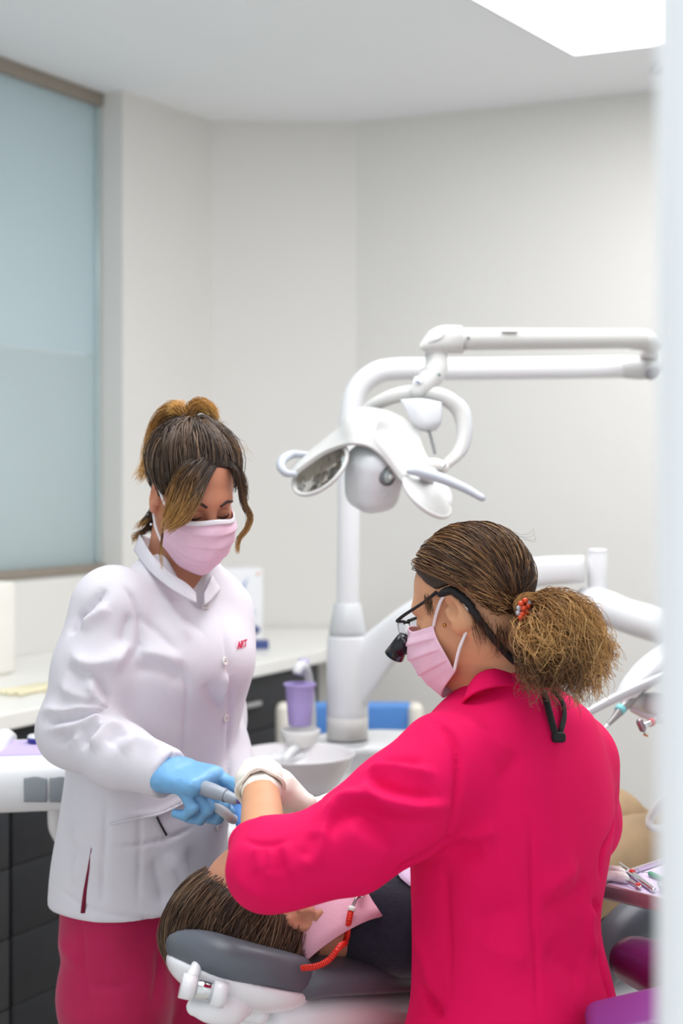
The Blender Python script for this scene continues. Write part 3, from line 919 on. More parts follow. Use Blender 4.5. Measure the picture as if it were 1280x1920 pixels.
FL = [(.042, .026, .021), (.047, .030, .022), (.043, .028, .022), (.034, .021, .019)]
def make_hand(wrist, D, N, side, curls, thumb, s=1.0, r=.0088, spread=(.08, .02, -.04, -.1), stub=.04, stub_dir=None):
    """side +1 right hand, -1 left.  N = palm facing direction.  Returns distance function and bounds."""
    D = Vector(D).normalized(); N = Vector(N); N = (N - D * N.dot(D)).normalized()
    T_ = D.cross(N) * side
    w = Vector(wrist)
    fing = []
    for i, off in enumerate((.029, .010, -.009, -.027)):
        b = w + (D * (.082 - .006 * abs(i - 1)) + T_ * off) * s
        fing.append((finger_chain(b, D, N, T_, [x * s for x in FL[i]], curls[i], spread[i]), r * (1 if i < 3 else .88) * s))
    tb = w + (D * .022 + T_ * .026 + N * .008) * s
    tp_ = [tb]
    for L, dv in zip((.040, .030, .025), thumb):
        v = (D * dv[0] + T_ * dv[1] + N * dv[2]).normalized()
        tp_.append(tp_[-1] + v * L * s)
    sd = Vector(stub_dir).normalized() if stub_dir is not None else -D
    ax_ = (D, T_, N)
    def f(P):
        d = rbox(P, w + D * .050 * s, (.046 * s, .040 * s, .0145 * s), .0135 * s, ax_)
        d = smin(d, rcone(P, w + D * .012, w + sd * stub, .026 * s, .028 * s), .025)
        d = smin(d, rcone(P, tp_[0] - T_ * .006, tp_[1], .017 * s, .0135 * s), .02)
        d = smin(d, rcone(P, tp_[1], tp_[2], .0120 * s, .0108 * s), .006)
        d = smin(d, rcone(P, tp_[2], tp_[3], .0108 * s, .0088 * s), .004)
        for pts, rr in fing:
            e = rcone(P, pts[0] - D * .012, pts[1], rr * 1.12, rr * 1.04)
            e = smin(e, rcone(P, pts[1], pts[2], rr * 1.04, rr * .96), .004)
            e = smin(e, rcone(P, pts[2], pts[3], rr * .96, rr * .82), .004)
            d = smin(d, e, .0035)
        return d
    return f, [w] + [p for c, _ in fing for p in c] + tp_ + [w + sd * stub]

def hand_mesh(name, hf, h, m, parent, wr=0.0, label=None):
    f, pts = hf
    A_ = np.array([list(p) for p in pts])
    g = f if wr == 0 else (lambda P: f(P) + wr * vnoise(P, 160) + wr * .7 * vnoise(P, 70))
    V, Q = nets(g, A_.min(0) - .045, A_.max(0) + .045, h)
    return mesh(name, smooth_mesh(V, Q, 1), Q, m, parent, label=label), V, Q

def strands(name, paths, rad, cols, m, parent, label=None):
    """paths n x k x 3, rad n x k, cols n x k x 3 (linear) -> one mesh of three-sided tubes"""
    P = np.asarray(paths); n, k, _ = P.shape
    Tn = np.gradient(P, axis=1); Tn /= np.linalg.norm(Tn, axis=2, keepdims=True) + 1e-9
    ref = np.array([.31, .52, .79])
    X = np.cross(Tn, ref); X /= np.linalg.norm(X, axis=2, keepdims=True) + 1e-9
    Y = np.cross(Tn, X)
    rings = []
    for j in range(3):
        a = 2 * math.pi * j / 3
        rings.append(P + (X * math.cos(a) + Y * math.sin(a)) * rad[:, :, None])
    V = np.stack(rings, 2).reshape(-1, 3)
    i0 = (np.arange(n)[:, None] * k + np.arange(k - 1)[None]).ravel() * 3
    Q = np.concatenate([np.stack([i0 + j, i0 + (j + 1) % 3, i0 + 3 + (j + 1) % 3, i0 + 3 + j], 1) for j in range(3)])
    C = np.repeat(np.concatenate([cols, np.ones((n, k, 1))], 2).reshape(-1, 4), 3, axis=0)
    return mesh(name, V, Q, m, parent, label=label, colors=C)

hair_m = mat('hair_strands', (90, 60, 40), .38, spec=.45, attr='hair_color')
def lin(rgb): return np.array(srgb(*rgb)[:3])
def ramp(t, stops):
    """t array, stops [(t, rgb)] -> linear colours"""
    ts = [s[0] for s in stops]; cs = np.array([lin(s[1]) for s in stops])
    return np.stack([np.interp(t, ts, cs[:, i]) for i in range(3)], -1)

def lock(guide, n, k, s0, s1, curl=0.0, freq=2.0, mid=None, shorten=.25):
    """n strands around a guide line (world points); spread s0 -> s1"""
    G = catmull([list(g) for g in guide], 40)
    out = []
    for i in range(n):
        e = rng.normal(size=3); e /= np.linalg.norm(e) + 1e-9
        e *= rng.random() ** .5
        L = 1 - shorten * rng.random()
        t = np.linspace(0, L, k)
        x = np.stack([np.interp(t, np.linspace(0, 1, 40), G[:, j]) for j in range(3)], 1)
        sp = np.interp(t, [0, .5, 1], [s0, mid if mid is not None else (s0 + s1) / 2, s1])[:, None]
        x = x + e * sp
        if curl:
            ph = rng.random(3) * 6.28
            fr = freq * (.7 + .6 * rng.random())
            x = x + curl * np.stack([np.sin(t * fr * 6.28 + p) for p in ph], 1) * t[:, None] ** .7
        out.append(x)
    return np.array(out)

def scalp_flow(c, F3, starts, ends, rr, cc, k, lift=0.0, jit=.003, ease=1.0, hl=None, freq=3.4):
    """paths from start directions to end directions (local, relative to cc) hugging an ellipsoid of radii rr"""
    n = len(starts)
    t = np.linspace(0, 1, k) ** ease
    a = starts / np.linalg.norm(starts, axis=1, keepdims=True); b = ends / np.linalg.norm(ends, axis=1, keepdims=True)
    om = np.arccos(np.clip((a * b).sum(1), -.999, .999))[:, None, None]
    D = (np.sin((1 - t)[None, :, None] * om) * a[:, None] + np.sin(t[None, :, None] * om) * b[:, None]) / np.sin(om)
    r = 1.0 / np.sqrt((D / np.array(rr)) .__pow__(2).sum(2, keepdims=True))
    cln = np.clip(vnoise((a * 1.0).astype(np.float32), freq) * .9 + .35, 0, 1)[:, None, None]
    off = (rng.random((n, 1, 1)) * jit * 2 - jit * .2) + lift * np.sin(np.pi * t)[None, :, None] * (.35 * rng.random((n, 1, 1)) + cln)
    Lp = np.array(cc) + D * (r + off)
    if hl is not None:
        bad = (Lp[:, :, 2] < hl(Lp[:, :, 0].ravel(), Lp[:, :, 1].ravel()).reshape(Lp.shape[:2]) - .004) & (Lp[:, :, 0] > -.05)
        Lp[bad.any(1)] = np.nan
    keep = ~np.isnan(Lp[:, 0, 0]); Lp = Lp[keep]; scalp_flow.keep = keep
    return np.array(c) + Lp[:, :, :1] * np.array(F3[0]) + Lp[:, :, 1:2] * np.array(F3[1]) + Lp[:, :, 2:] * np.array(F3[2])

def surf_line(bvh, pix, off, n=None, cam_bias=0.0):
    n = n or max(6, len(pix) * 5)
    out = []
    for x, y in catmull(pix, n):
        h = pix_hit(bvh, x, y)
        if h[0] is not None:
            out.append(h[0] + h[1] * off + (CAMV - h[0]).normalized() * cam_bias)
    return out

def mask_grid(c, F3, s=1.0, droop=0.0, nu=60, nv=44):
    def R(e, m_, ce): 
        return [tow(c, F3, (e[0], -e[1], e[2])), tow(c, F3, (m_[0], -m_[1], m_[2])), tow(c, F3, ce), tow(c, F3, m_), tow(c, F3, e)]
    rows = [R((.042, .069, -.008), (.092, .049, -.004), (.118, 0, .010)),
            R((.040, .073, -.030), (.103, .052, -.026), (.131, 0, -.022)),
            R((.036, .073, -.052), (.105, .051, -.052), (.133, 0, -.050)),
            R((.034, .068, -.074), (.098, .044, -.082), (.124, 0, -.084)),
            R((.034, .062, -.094), (.078, .040, -.116), (.098, 0, -.126))]
    V, F = gridg(rows, nu, nv)
    V = np.array(V)
    G = V.reshape(nv, nu, 3)
    du = np.gradient(G, axis=1); dv = np.gradient(G, axis=0)
    N = np.cross(du, dv); N /= np.linalg.norm(N, axis=2, keepdims=True) + 1e-9
    cen = np.array(tow(c, F3, (.03, 0, -.05)))
    sgn = np.sign(((G - cen) * N).sum(2, keepdims=True)); N = N * sgn
    v = np.linspace(0, 1, nv)[:, None]; u_ = np.linspace(-1, 1, nu)[None]
    ph = (v * 4.2) % 1.0
    pl = (ph ** 2 * .0030) * np.clip((1 - np.abs(u_)) / .15, 0, 1) * ((v > .12) & (v < .86))
    wr = .0012 * np.sin(u_ * 9 + v * 14) * (1 - np.abs(u_))
    G = G + N * (pl + wr)[:, :, None]
    return G.reshape(-1, 3), F

def ribbon(pts, w, up, t=.0008):
    """flat band along pts, width w, lying perpendicular to up"""
    P = [Vector(p) for p in pts]; V = []; F = []
    for i, p in enumerate(P):
        d = (P[min(i + 1, len(P) - 1)] - P[max(0, i - 1)]).normalized()
        x = d.cross(Vector(up)).normalized(); z = x.cross(d)
        V += [p + x * w / 2 + z * t, p - x * w / 2 + z * t, p - x * w / 2 - z * t, p + x * w / 2 - z * t]
    for i in range(len(P) - 1):
        for k in range(4):
            F.append((i * 4 + k, i * 4 + (k + 1) % 4, i * 4 + 4 + (k + 1) % 4, i * 4 + 4 + k))
    F += [(3, 2, 1, 0), tuple(len(P) * 4 - 4 + k for k in range(4))]
    return V, F

# ================================================================== dental chair
ca = Vector((.77, .64, 0)).normalized(); cs = Vector((ca.y, -ca.x, 0))      # along the patient, towards the viewer
chair_grey = mat('chair_grey_vinyl', (92, 97, 106), .38, vary=.03, nscale=12, bump=.08, bscale=500)
chair_white = mat('chair_white_shell', (236, 236, 240), .25, vary=.01)
hx = (ca * math.cos(.36) - Vector((0, 0, 1)) * math.sin(.36)).normalized(); hy = -cs; hz = hx.cross(hy).normalized()
if hz.z < 0: hz = -hz
hcen = W(500, 1818, 2.0) - cs * .062
pc_ = W(533, 1684, 2.12)                                  # centre of the lying person's head
crown = Vector((-.90, -.42, .02)).normalized()
pface = Vector((.16, .10, 1.0)); pface = (pface - crown * pface.dot(crown)).normalized()
PF = (pface, crown.cross(pface), crown)                   # forward, left, up
PS = 1.0
CAPC, CAPR = (-.036, 0, .056), (.094, .087, .118)
seatp = W(1000, 1836, 2.50)
chair = thing('dental_chair', 'reclined dental chair with grey padding and white shell under the lying person', 'dental chair', (.2, 2.45, 0))
def fcush(P):
    q = P - _v(hcen)
    a_, b_, c_ = q @ _v(hx), q @ _v(hy), q @ _v(hz)
    k = (np.abs(a_ / .104) ** 2.6 + np.abs(b_ / .096) ** 2.6) ** (1 / 2.6)
    d = smax((k - 1) * .1, np.abs(c_) - .030, .035)
    return smax(d, -ell(P, tow(pc_, PF, CAPC), tuple(x + .001 for x in CAPR), PF), .012)
Vc, Qc = nets(fcush, np.array(hcen) - .2, np.array(hcen) + .2, .004)
mesh('headrest_cushion', smooth_mesh(Vc, Qc, 2), Qc, chair_grey, chair)
scen = hcen - hz * .022 + hx * .006
def fshell(P):
    d = ell(P, scen, (.108, .098, .044), (hx, hy, hz))
    q = P - _v(scen)
    return smax(d, (q @ _v(hz)) - .004, .004)
Vc, Qc = nets(fshell, np.array(hcen) - .2, np.array(hcen) + .2, .004)
mesh('headrest_shell', smooth_mesh(Vc, Qc, 1), Qc, chair_white, chair)
# headrest joint
hd_ = 1.90
pinA = W(352, 1850, 1.93); pinB = W(410, 1864, 1.935)
hg = mesh('headrest_hinge', *tubeg([W(366, 1888, 1.95), W(395, 1892, 1.95), W(432, 1890, 1.965), W(450, 1886, 1.98)], [.012, .019, .023, .018], 20, 18, roundcap=True), chair_white, chair)
for pn, e_ in ((pinA, -1), (pinB, 1)):
    dx_ = (pinB - pinA).normalized()
    mesh('lug', *tubeg([pn - dx_ * .009, pn + dx_ * .009], [.0165, .0165], 22, roundcap=False), chair_white, hg)
    mesh('lug_arm', *tubeg([pn + Vector((.002, .010, .004)), pn + Vector((.010, .040, .018))], [.0085, .008], 12, roundcap=True), chair_white, hg)
mesh('chrome_pin', *tubeg([pinA, pinB], [.0125, .0125], 24), chrome, hg)
jb = W(468, 1896, 2.02)
mesh('lower_joint', *tubeg([jb + Vector((-.008, .0, 0)), jb + Vector((.014, -.005, -.002))], [.0135, .0135], 22, roundcap=True), chair_white, hg)
mesh('bolt', *latheg([(.003, 0), (.003, .003)], W(459, 1899, 2.005), (-.3, -1, .1), 10), steel, hg)
mesh('joint_arm', *tubeg([jb, W(490, 1882, 2.05), W(505, 1876, 2.08)], [.012, .011, .010], 14, 8), chair_white, hg)
mesh('slide_bar', *tubeg([W(500, 1874, 2.06), W(530, 1870, 2.12), W(560, 1866, 2.2)], .006, 8), steel, hg)

def loftse(stations, e=3.0, n=36):
    """stations: (center, side vec, up vec) -> lofted superellipse body"""
    V = []; F = []
    for c, sv, uv in stations:
        for k in range(n):
            a = 2 * math.pi * k / n
            x_ = math.copysign(abs(math.cos(a)) ** (2 / e), math.cos(a)); y_ = math.copysign(abs(math.sin(a)) ** (2 / e), math.sin(a))
            V.append(Vector(c) + Vector(sv) * x_ + Vector(uv) * y_)
    m_ = len(stations)
    for i in range(m_ - 1):
        for k in range(n):
            a = i * n + k; b = i * n + (k + 1) % n
            F.append((a, b, b + n, a + n))
    F.append(tuple(range(n))[::-1]); F.append(tuple((m_ - 1) * n + k for k in range(n)))
    return V, F
Zv = Vector((0, 0, 1))
edge = [W(530, 1868, 2.0), W(560, 1858, 2.01), W(620, 1848, 2.03), W(700, 1844, 2.08), W(800, 1840, 2.19), seatp]
E_ = catmull([list(p) for p in edge], 22)
st = []; st2 = []
for i, p in enumerate(E_):
    p = Vector(p); k = min(1, .35 + i / 4.0)
    hw_ = .075 + .13 * min(1, i / 9.0)
    st.append((p - cs * hw_, cs * hw_, Zv * .033 * k))
    st2.append((p - cs * hw_ - Zv * .050, cs * (hw_ - .012), Zv * .036 * k))
mesh('backrest_cushion', *loftse(st, 3.2), chair_grey, chair)
mesh('backrest_shell', *loftse(st2, 2.6), chair_white, chair)
KN = W(1192, 1500, 2.95)
k0 = Vector((E_[-1])) - cs * .2
k1 = Vector((.64, 2.98, .60)); k2 = Vector((.86, 3.28, .50)); k3 = Vector((1.0, 3.42, .46))
st3 = []
for i, p in enumerate(catmull([list(k0 - ca * .1), list(k0 + ca * .12 - Zv * .02), list(k1), list(k2), list(k3)], 24)):
    st3.append((Vector(p), cs * (.235 - .05 * i / 23), Zv * (.06 - .018 * i / 23)))
mesh('seat_cushion', *loftse(st3, 3.0), chair_grey, chair)
mesh('seat_shell', *loftse([(c - Zv * .075, a * .86, b * .8) for c, a, b in st3[2:20]], 2.6), chair_white, chair)
mesh('armrest', *tubeg([W(1290, 1690, 2.44), W(1222, 1716, 2.40), W(1172, 1750, 2.36), W(1128, 1812, 2.32)], [.040, .042, .040, .034], 18, 20, roundcap=True), chair_grey, chair)
mesh('lift_column', *boxg((.42, 2.88, .30), (.24, .30, .46), (ca, cs, Zv), .05, 4), chair_white, chair)
mesh('base_plate', *boxg((.50, 2.92, .031), (.70, .42, .06), (ca, cs, Zv), .025, 3), chair_white, chair)
mesh('ribbed_hose', *tubeg([W(505, 1885, 2.2), W(505, 1930, 2.22), W(515, 2000, 2.3), W(580, 2060, 2.5)], .010, 12, 20), warm_pl, chair)

# ================================================================== patient
pat = thing('person', 'person with brown hair lying back in the chair, navy sweater, red cord and lilac bib', 'person', (.2, 2.4, .70))
pskin = skin_mat('patient_skin', (190, 134, 108))
neck_b = Vector((-.028, 2.132, .842))
pelv = Vector((.30, 2.60, .785))
chest = (neck_b + pelv) / 2 + Zv * .008
tax = (pelv - neck_b).normalized(); tsd = cs - tax * cs.dot(tax); tsd.normalize(); tup = tax.cross(tsd) * -1
if tup.z < 0: tup = -tup
sh_n = neck_b + tax * .08 + tsd * .105 - Zv * .01; sh_f = neck_b + tax * .07 - tsd * .155 - Zv * .01
el_n = neck_b + tax * .32 + tsd * .150 + Zv * .0; wr_n = neck_b + tax * .46 + tsd * .05 + Zv * .115
el_f = neck_b + tax * .33 - tsd * .225; wr_f = neck_b + tax * .46 - tsd * .05 + Zv * .12
def f_ptorso(P, g=0.0):
    d = ell(P, chest - tax * .02, (.30 + g, .155 + g, .098 + g), (tax, tsd, tup))
    d = smin(d, ell(P, neck_b + tax * .10, (.10 + g, .155 + g, .080 + g), (tax, tsd, tup)), .05)
    return d
def f_parm(P, sh, el, wr, g=0.0):
    return chain(P, [sh, el, wr], [.050 + g, .044 + g, .034 + g], .03)
def f_pbody(P):
    d = head_sdf(P, pc_, PF, PS)
    d = smin(d, rcone(P, tow(pc_, PF, (-.02, 0, -.05)), neck_b, .055, .060), .03)
    d = smin(d, f_ptorso(P, -.012), .03)
    for s_, e_, w_ in ((sh_n, el_n, wr_n), (sh_f, el_f, wr_f)):
        d = smin(d, f_parm(P, s_, e_, w_, -.01), .02)
    return d
Vp, Qp = nets(f_pbody, (-.35, 1.75, .5), (.75, 2.95, 1.12), .0045)
mesh('body', smooth_mesh(Vp, Qp, 1), Qp, pskin, pat)
pbvh = bvh_of(Vp, Qp)
# hands folded on the belly
for wr_, sd_, s_ in ((wr_n, -1, 1), (wr_f, 1, -1)):
    D_ = (-tsd * sd_ * -1).normalized() if sd_ == -1 else tsd
    D_ = (-tsd if sd_ == -1 else tsd) * .9 + tax * .25
    hand_mesh('hand', make_hand(wr_ + Zv * (.0 if sd_ == -1 else .012), D_, -tup, s_, [(.25, .35, .25)] * 4, [(.7, .6, .3), (.9, .3, .2), (1, .1, .2)]), .004, pskin, pat)
# navy sweater
sweater_m = mat('navy_knit', (24, 27, 44), .85, vary=.25, nscale=90, bump=.5, bscale=260, sheen=.3)
def f_sweat(P):
    d = f_ptorso(P, 0.004)
    for s_, e_, w_ in ((sh_n, el_n, wr_n), (sh_f, el_f, wr_f)):
        d = smin(d, f_parm(P, s_, e_, w_, .004), .03)
    d = smax(d, -ell(P, neck_b - tax * .015 + tup * .045, (.045, .066, .06), (tax, tsd, tup)), .01)
    d = smax(d, ((P - _v(pelv)) @ _v(tax)) - .02, .01)
    return d + .0025 * vnoise(P, 14) + .0012 * vnoise(P, 38)
Vs, Qs = nets(f_sweat, (-.2, 1.9, .5), (.8, 3.0, 1.12), .005)
Vs = smooth_mesh(Vs, Qs, 1)
mesh('sweater', Vs, Qs, sweater_m, pat)
sbvh = bvh_of(Vs, Qs)
# pink shirt collar
ncol = mat('pink_shirt', (222, 168, 188), .75, vary=.03, bump=.2)
nax = (tow(pc_, PF, (-.02, 0, -.05)) - neck_b).normalized()
n1 = nax.orthogonal().normalized(); n2 = nax.cross(n1)
Vn = []; Fn = []
for i in range(7):
    t = i / 6.0
    r = .074 + .010 * (1 - t) + .006 * math.sin(3.14 * t)
    for k in range(40):
        a = 2 * math.pi * k / 40
        Vn.append(neck_b + nax * (-.055 + .090 * t) + n1 * math.cos(a) * r + n2 * math.sin(a) * r)
for i in range(6):
    for k in range(40): Fn.append((i * 40 + k, i * 40 + (k + 1) % 40, i * 40 + 40 + (k + 1) % 40, i * 40 + 40 + k))
solid(mesh('shirt_collar', Vn, Fn, ncol, pat), .004)
# tan trousers and shoes
tr_m = mat('tan_trousers', (172, 145, 112), .8, vary=.06, nscale=20, bump=.3, bscale=250)
hipn, hipf = pelv + tsd * .085, pelv - tsd * .085
knn = Vector((.63, 2.98, .765)) + tsd * .09; knf = Vector((.63, 2.98, .765)) - tsd * .10
ann = Vector((.93, 3.36, .575)) + tsd * .08; anf = Vector((.93, 3.36, .575)) - tsd * .08
def f_trs(P):
    d = ell(P, pelv, (.14, .172, .105), (tax, tsd, tup))
    for h_, k_, a_ in ((hipn, knn, ann), (hipf, knf, anf)):
        d = smin(d, chain(P, [h_, k_, a_], [.088, .068, .05], .04), .03)
    return d + .004 * vnoise(P, 12) + .002 * vnoise(P * np.array([1, 1, .4], dtype=np.float32), 40)
Vt, Qt = nets(f_trs, (.1, 2.2, .4), (1.2, 3.6, 1.1), .008)
mesh('trousers', smooth_mesh(Vt, Qt, 1), Qt, tr_m, pat)
shoe_m = mat('brown_shoe', (70, 52, 40), .5)
for a_ in (ann, anf):
    def f_shoe(P, a_=a_):
        return smin(rcone(P, a_, a_ + ca * .05 + Zv * .01, .046, .044), rcone(P, a_ + ca * .05, a_ + ca * .045 + Zv * .17, .044, .036), .03)
    Vh, Qh = nets(f_shoe, np.array(a_) - .15, np.array(a_) + .25, .008)
    mesh('shoe', Vh, Qh, shoe_m, pat)
# bib, clip, red cord
bibm = lilac
def down(p):
    h = sbvh.ray_cast(Vector((p.x, p.y, 1.3)), Vector((0, 0, -1)), 2)
    return h[0] if h[0] is not None else Vector((p.x, p.y, .8))
Vb = []; Fb = []
nb_u, nb_v = 22, 26
for i in range(nb_v):
    for j in range(nb_u):
        a = -.15 + .29 * j / (nb_u - 1); b = .055 + .36 * i / (nb_v - 1)
        if i == 0: b += .018 * abs(math.sin(a * 30))
        p = down(neck_b + tax * b + tsd * a)
        Vb.append(p + Zv * (.004 + .0014 * math.sin(a * 260)))
for i in range(nb_v - 1):
    for j in range(nb_u - 1):
        q = i * nb_u + j; Fb.append((q, q + 1, q + nb_u + 1, q + nb_u))
solid(mesh('bib', Vb, Fb, bibm, pat), .0012)
cordm = mat('red_coil', (214, 40, 26), .3)
Vn_ = np.array([list(v) for v in Vn]); Fn_ = np.array(Fn)
wbvh = bvh_of(np.vstack([Vs, Vn_, Vp]), np.vstack([Qs, Fn_ + len(Vs), Qp + len(Vs) + len(Vn_)]))
def sw_pt(x, y, off=.006):
    h = pix_hit(wbvh, x, y)
    return (h[0] + h[1] * off) if h[0] is not None else W(x, y, 2.05)
clip = thing('bib_clip', 'metal clip on a coiled red cord holding the lilac bib', 'bib clip', sw_pt(660, 1705))
cA = sw_pt(688, 1658, .012); cB = sw_pt(668, 1690, .012); cC = sw_pt(656, 1706, .010)
x_, y_, z_ = axes_from(cB - cA, (0, -1, .6))
mesh('clip_jaw', *boxg((cA + cB) / 2, ((cB - cA).length, .011, .0035), (x_, y_, z_), .0015), chrome, clip)
mesh('clip_jaw', *boxg((cA + cB) / 2 + z_ * .005 + x_ * .004, ((cB - cA).length * .8, .009, .0025), (x_, y_, z_), .001), chrome, clip)
mesh('clip_hook', *tubeg([cB, cB + (cC - cB) * .5 + z_ * .006, cC], .0022, 8, 8), steel, clip)
mesh('cord_ferrule', *tubeg([cC, sw_pt(655, 1713, .008)], .0055, 10), mat('white_ferrule', (230, 230, 228), .4), clip)
cpx = [(655, 1712), (652, 1730), (645, 1755), (632, 1780), (612, 1802), (592, 1813), (568, 1814)]
cl = [sw_pt(x, y, .006) for x, y in cpx]
cl[2:] = [cl[2] + Vector((0, -.012, 0)), W(636, 1776, 1.995), W(616, 1800, 1.985), W(592, 1812, 1.98), W(566, 1815, 1.99)]
G_ = catmull([list(p) for p in cl], 420)
Cd = [];
for i in range(len(G_)):
    t_ = (G_[min(i + 1, len(G_) - 1)] - G_[max(0, i - 1)]); t_ = Vector(t_).normalized()
    a_ = t_.orthogonal().normalized(); b_ = t_.cross(a_)
    ang = i * .62
    Cd.append(Vector(G_[i]) + a_ * math.cos(ang) * .0030 + b_ * math.sin(ang) * .0030)
mesh('coiled_cord', *tubeg(Cd, .0016, 6), cordm, clip)
mesh('cord_core', *tubeg([Vector(g) for g in G_[::10]], .0034, 8), cordm, clip)

# hair: solid base plus combed strands from the forehead over the crown
def p_hl(x): return np.interp(x, [-.14, -.04, -.01, .01, .03, .05, .10], [-.10, -.03, .012, .050, .095, .13, .2])
def f_pcap(P):
    M = np.array([list(a) for a in PF], dtype=np.float32)
    q = ((P - _v(pc_)) @ M.T) / PS
    d = ell(q, CAPC, CAPR)
    return smax(d, p_hl(q[:, 0]) - q[:, 2], .006) * PS
Vh, Qh = nets(f_pcap, np.array(pc_) - .2, np.array(pc_) + .2, .004)
hcap_m = mat('hair_base_brown', (66, 48, 36), .6, vary=.25, nscale=60, bump=.3, bscale=200)
hb_ = mesh('hair', smooth_mesh(Vh, Qh, 1), Qh, hcap_m, pat)
n = 3200
th = rng.random(n) * 2 * np.pi
S = []
while len(S) < n:
    v = rng.normal(size=3); v /= np.linalg.norm(v)
    loc = np.array(CAPC) + v * np.array(CAPR)
    if loc[2] > p_hl(loc[0]): S.append(v)
S = np.array(S)
Ed = S * .75 + np.array((-.75, 0, .40)) + rng.normal(size=(n, 3)) * .10
pp = scalp_flow(pc_, PF, S, Ed, np.array(CAPR) * 1.005 * PS, np.array(CAPC) * PS, 10, lift=.006, jit=.004)
tt = np.linspace(0, 1, 10)
br_ = np.clip(vnoise(S.astype(np.float32), 9)[:, None] * .5 + .5 + rng.normal(size=(n, 1)) * .18, 0, 1)
colr = ramp(np.clip(br_ * .9 + .15 * tt[None], 0, 1), [(0, (46, 33, 26)), (.5, (84, 62, 46)), (.85, (118, 92, 70)), (1, (150, 122, 96))])
rd = np.full((n, 10), .00075) * (1 - .5 * tt[None])
strands('hair_strands', pp, rd, colr, hair_m, hb_)
# ================================================================== standing assistant in a white coat
TF = Vector((.72, -.69, 0)).normalized(); TL = Vector((-TF.y, TF.x, 0))    # facing, her left
SA = math.atan2(TL.y, TL.x)
asst = thing('person', 'standing person in white button coat and pink trousers, bent over with blue gloves and mask', 'person', (-.33, 2.52, 0))
askin = skin_mat('assistant_skin', (196, 134, 106))
coat_m = mat('white_coat_cloth', (216, 213, 221), .8, vary=.012, nscale=30, bump=.12, bscale=700, sheen=.15)
trou_m = mat('magenta_trousers', (178, 14, 78), .75, vary=.05, nscale=18, bump=.15, bscale=600, sheen=.2)
def rowp(px, py, d, a, b, ang=SA):
    p = W(px, py, d); return (p.z, p.x, p.y, a, b, ang)
arows = [rowp(262, 1745, 2.50, .157, .126), rowp(261, 1700, 2.50, .157, .126), rowp(262, 1620, 2.50, .154, .123), rowp(274, 1520, 2.49, .148, .120),
         rowp(285, 1420, 2.49, .146, .117), rowp(300, 1330, 2.485, .148, .122), rowp(309, 1250, 2.48, .158, .132), rowp(313, 1180, 2.48, .162, .118),
         rowp(318, 1130, 2.48, .160, .094), rowp(324, 1095, 2.48, .128, .076), rowp(330, 1062, 2.475, .082, .060), rowp(334, 1035, 2.47, .055, .052)]
shR, elR, wrR = W(212, 1143, 2.385), W(141, 1368, 2.35), W(318, 1452, 2.235)
shL, elL, wrL = W(392, 1140, 2.59), W(398, 1345, 2.66), W(446, 1480, 2.46)
AH = W(361, 931, 2.42)
AS = .815
AF = head_frame((.52, -.854), .47)
AF = roll_frame(AF, .05)
AFS = tuple(v * AS for v in AF)
neckA = W(335, 1052, 2.475)
def f_asl(P, g=0.0):
    d = chain(P, [shR, W(178, 1255, 2.36), elR], [.072 + g, .064 + g, .056 + g], .03)
    d = smin(d, chain(P, [elR, W(225, 1418, 2.29), wrR + (wrR - elR) * .02], [.057 + g, .050 + g, .038 + g], .02), .03)
    return d
def f_asll(P, g=0.0):
    return chain(P, [shL, elL, wrL], [.066 + g, .056 + g, .038 + g], .03)
bust = W(372, 1238, 2.42)
def f_abody(P):
    d = head_sdf(P, AH, AF, AS)
    d = smin(d, rcone(P, tow(AH, AFS, (-.018, 0, -.045)), neckA, .050, .054), .03)
    d = smin(d, torso(P, [(r[0], r[1], r[2], r[3] - .02, r[4] - .02, r[5]) for r in arows]), .02)
    d = smin(d, f_asl(P, -.018), .02); d = smin(d, f_asll(P, -.018), .02)
    return d
Va1, Qa1 = nets(f_abody, (-.60, 2.05, .81), (.05, 2.85, 1.30), .008)
Va2, Qa2 = nets(f_abody, (-.46, 2.22, 1.285), (-.10, 2.64, 1.72), .0028)
Va2 = smooth_mesh(Va2, Qa2, 1)
mesh('body', np.vstack([Va1, Va2]), np.vstack([Qa1, Qa2 + len(Va1)]), askin, asst)
abvh = bvh_of(Va2, Qa2)
# coat
hem = .768
def f_coat(P):
    d = torso(P, arows)
    d = smin(d, ell(P, bust, (.062, .085, .06), (TF, TL, Zv)), .05)
    d = smin(d, f_asl(P), .018)
    d = smin(d, f_asll(P), .018)
    # cut off at the neck and round the throat opening
    d = smax(d, -ell(P, neckA + Zv * .02, (.060, .058, .05), (TF, TL, Zv)), .006)
    d = smax(d, -rcone(P, neckA + Vector((.50, -.866, 0)) * .05 + Zv * .03, neckA + Vector((.50, -.866, 0)) * .078 - Zv * .062, .050, .014), .004)
    wx = _v(wrR - elR); wx = wx / np.linalg.norm(wx)
    d = smax(d, np.minimum((P - _v(wrR)) @ wx, .02 - np.sqrt(((P - _v(wrR)) ** 2).sum(1)) + .06), .004)
    d = smax(d, hem - P[:, 2], .003)
    return d + .0016 * vnoise(P * np.array([1, 1, .6], dtype=np.float32), 16)
Vk, Qk = nets(f_coat, (-.62, 2.05, hem - .03), (.05, 2.85, 1.42), .0045)
Vk = smooth_mesh(Vk, Qk, 2)
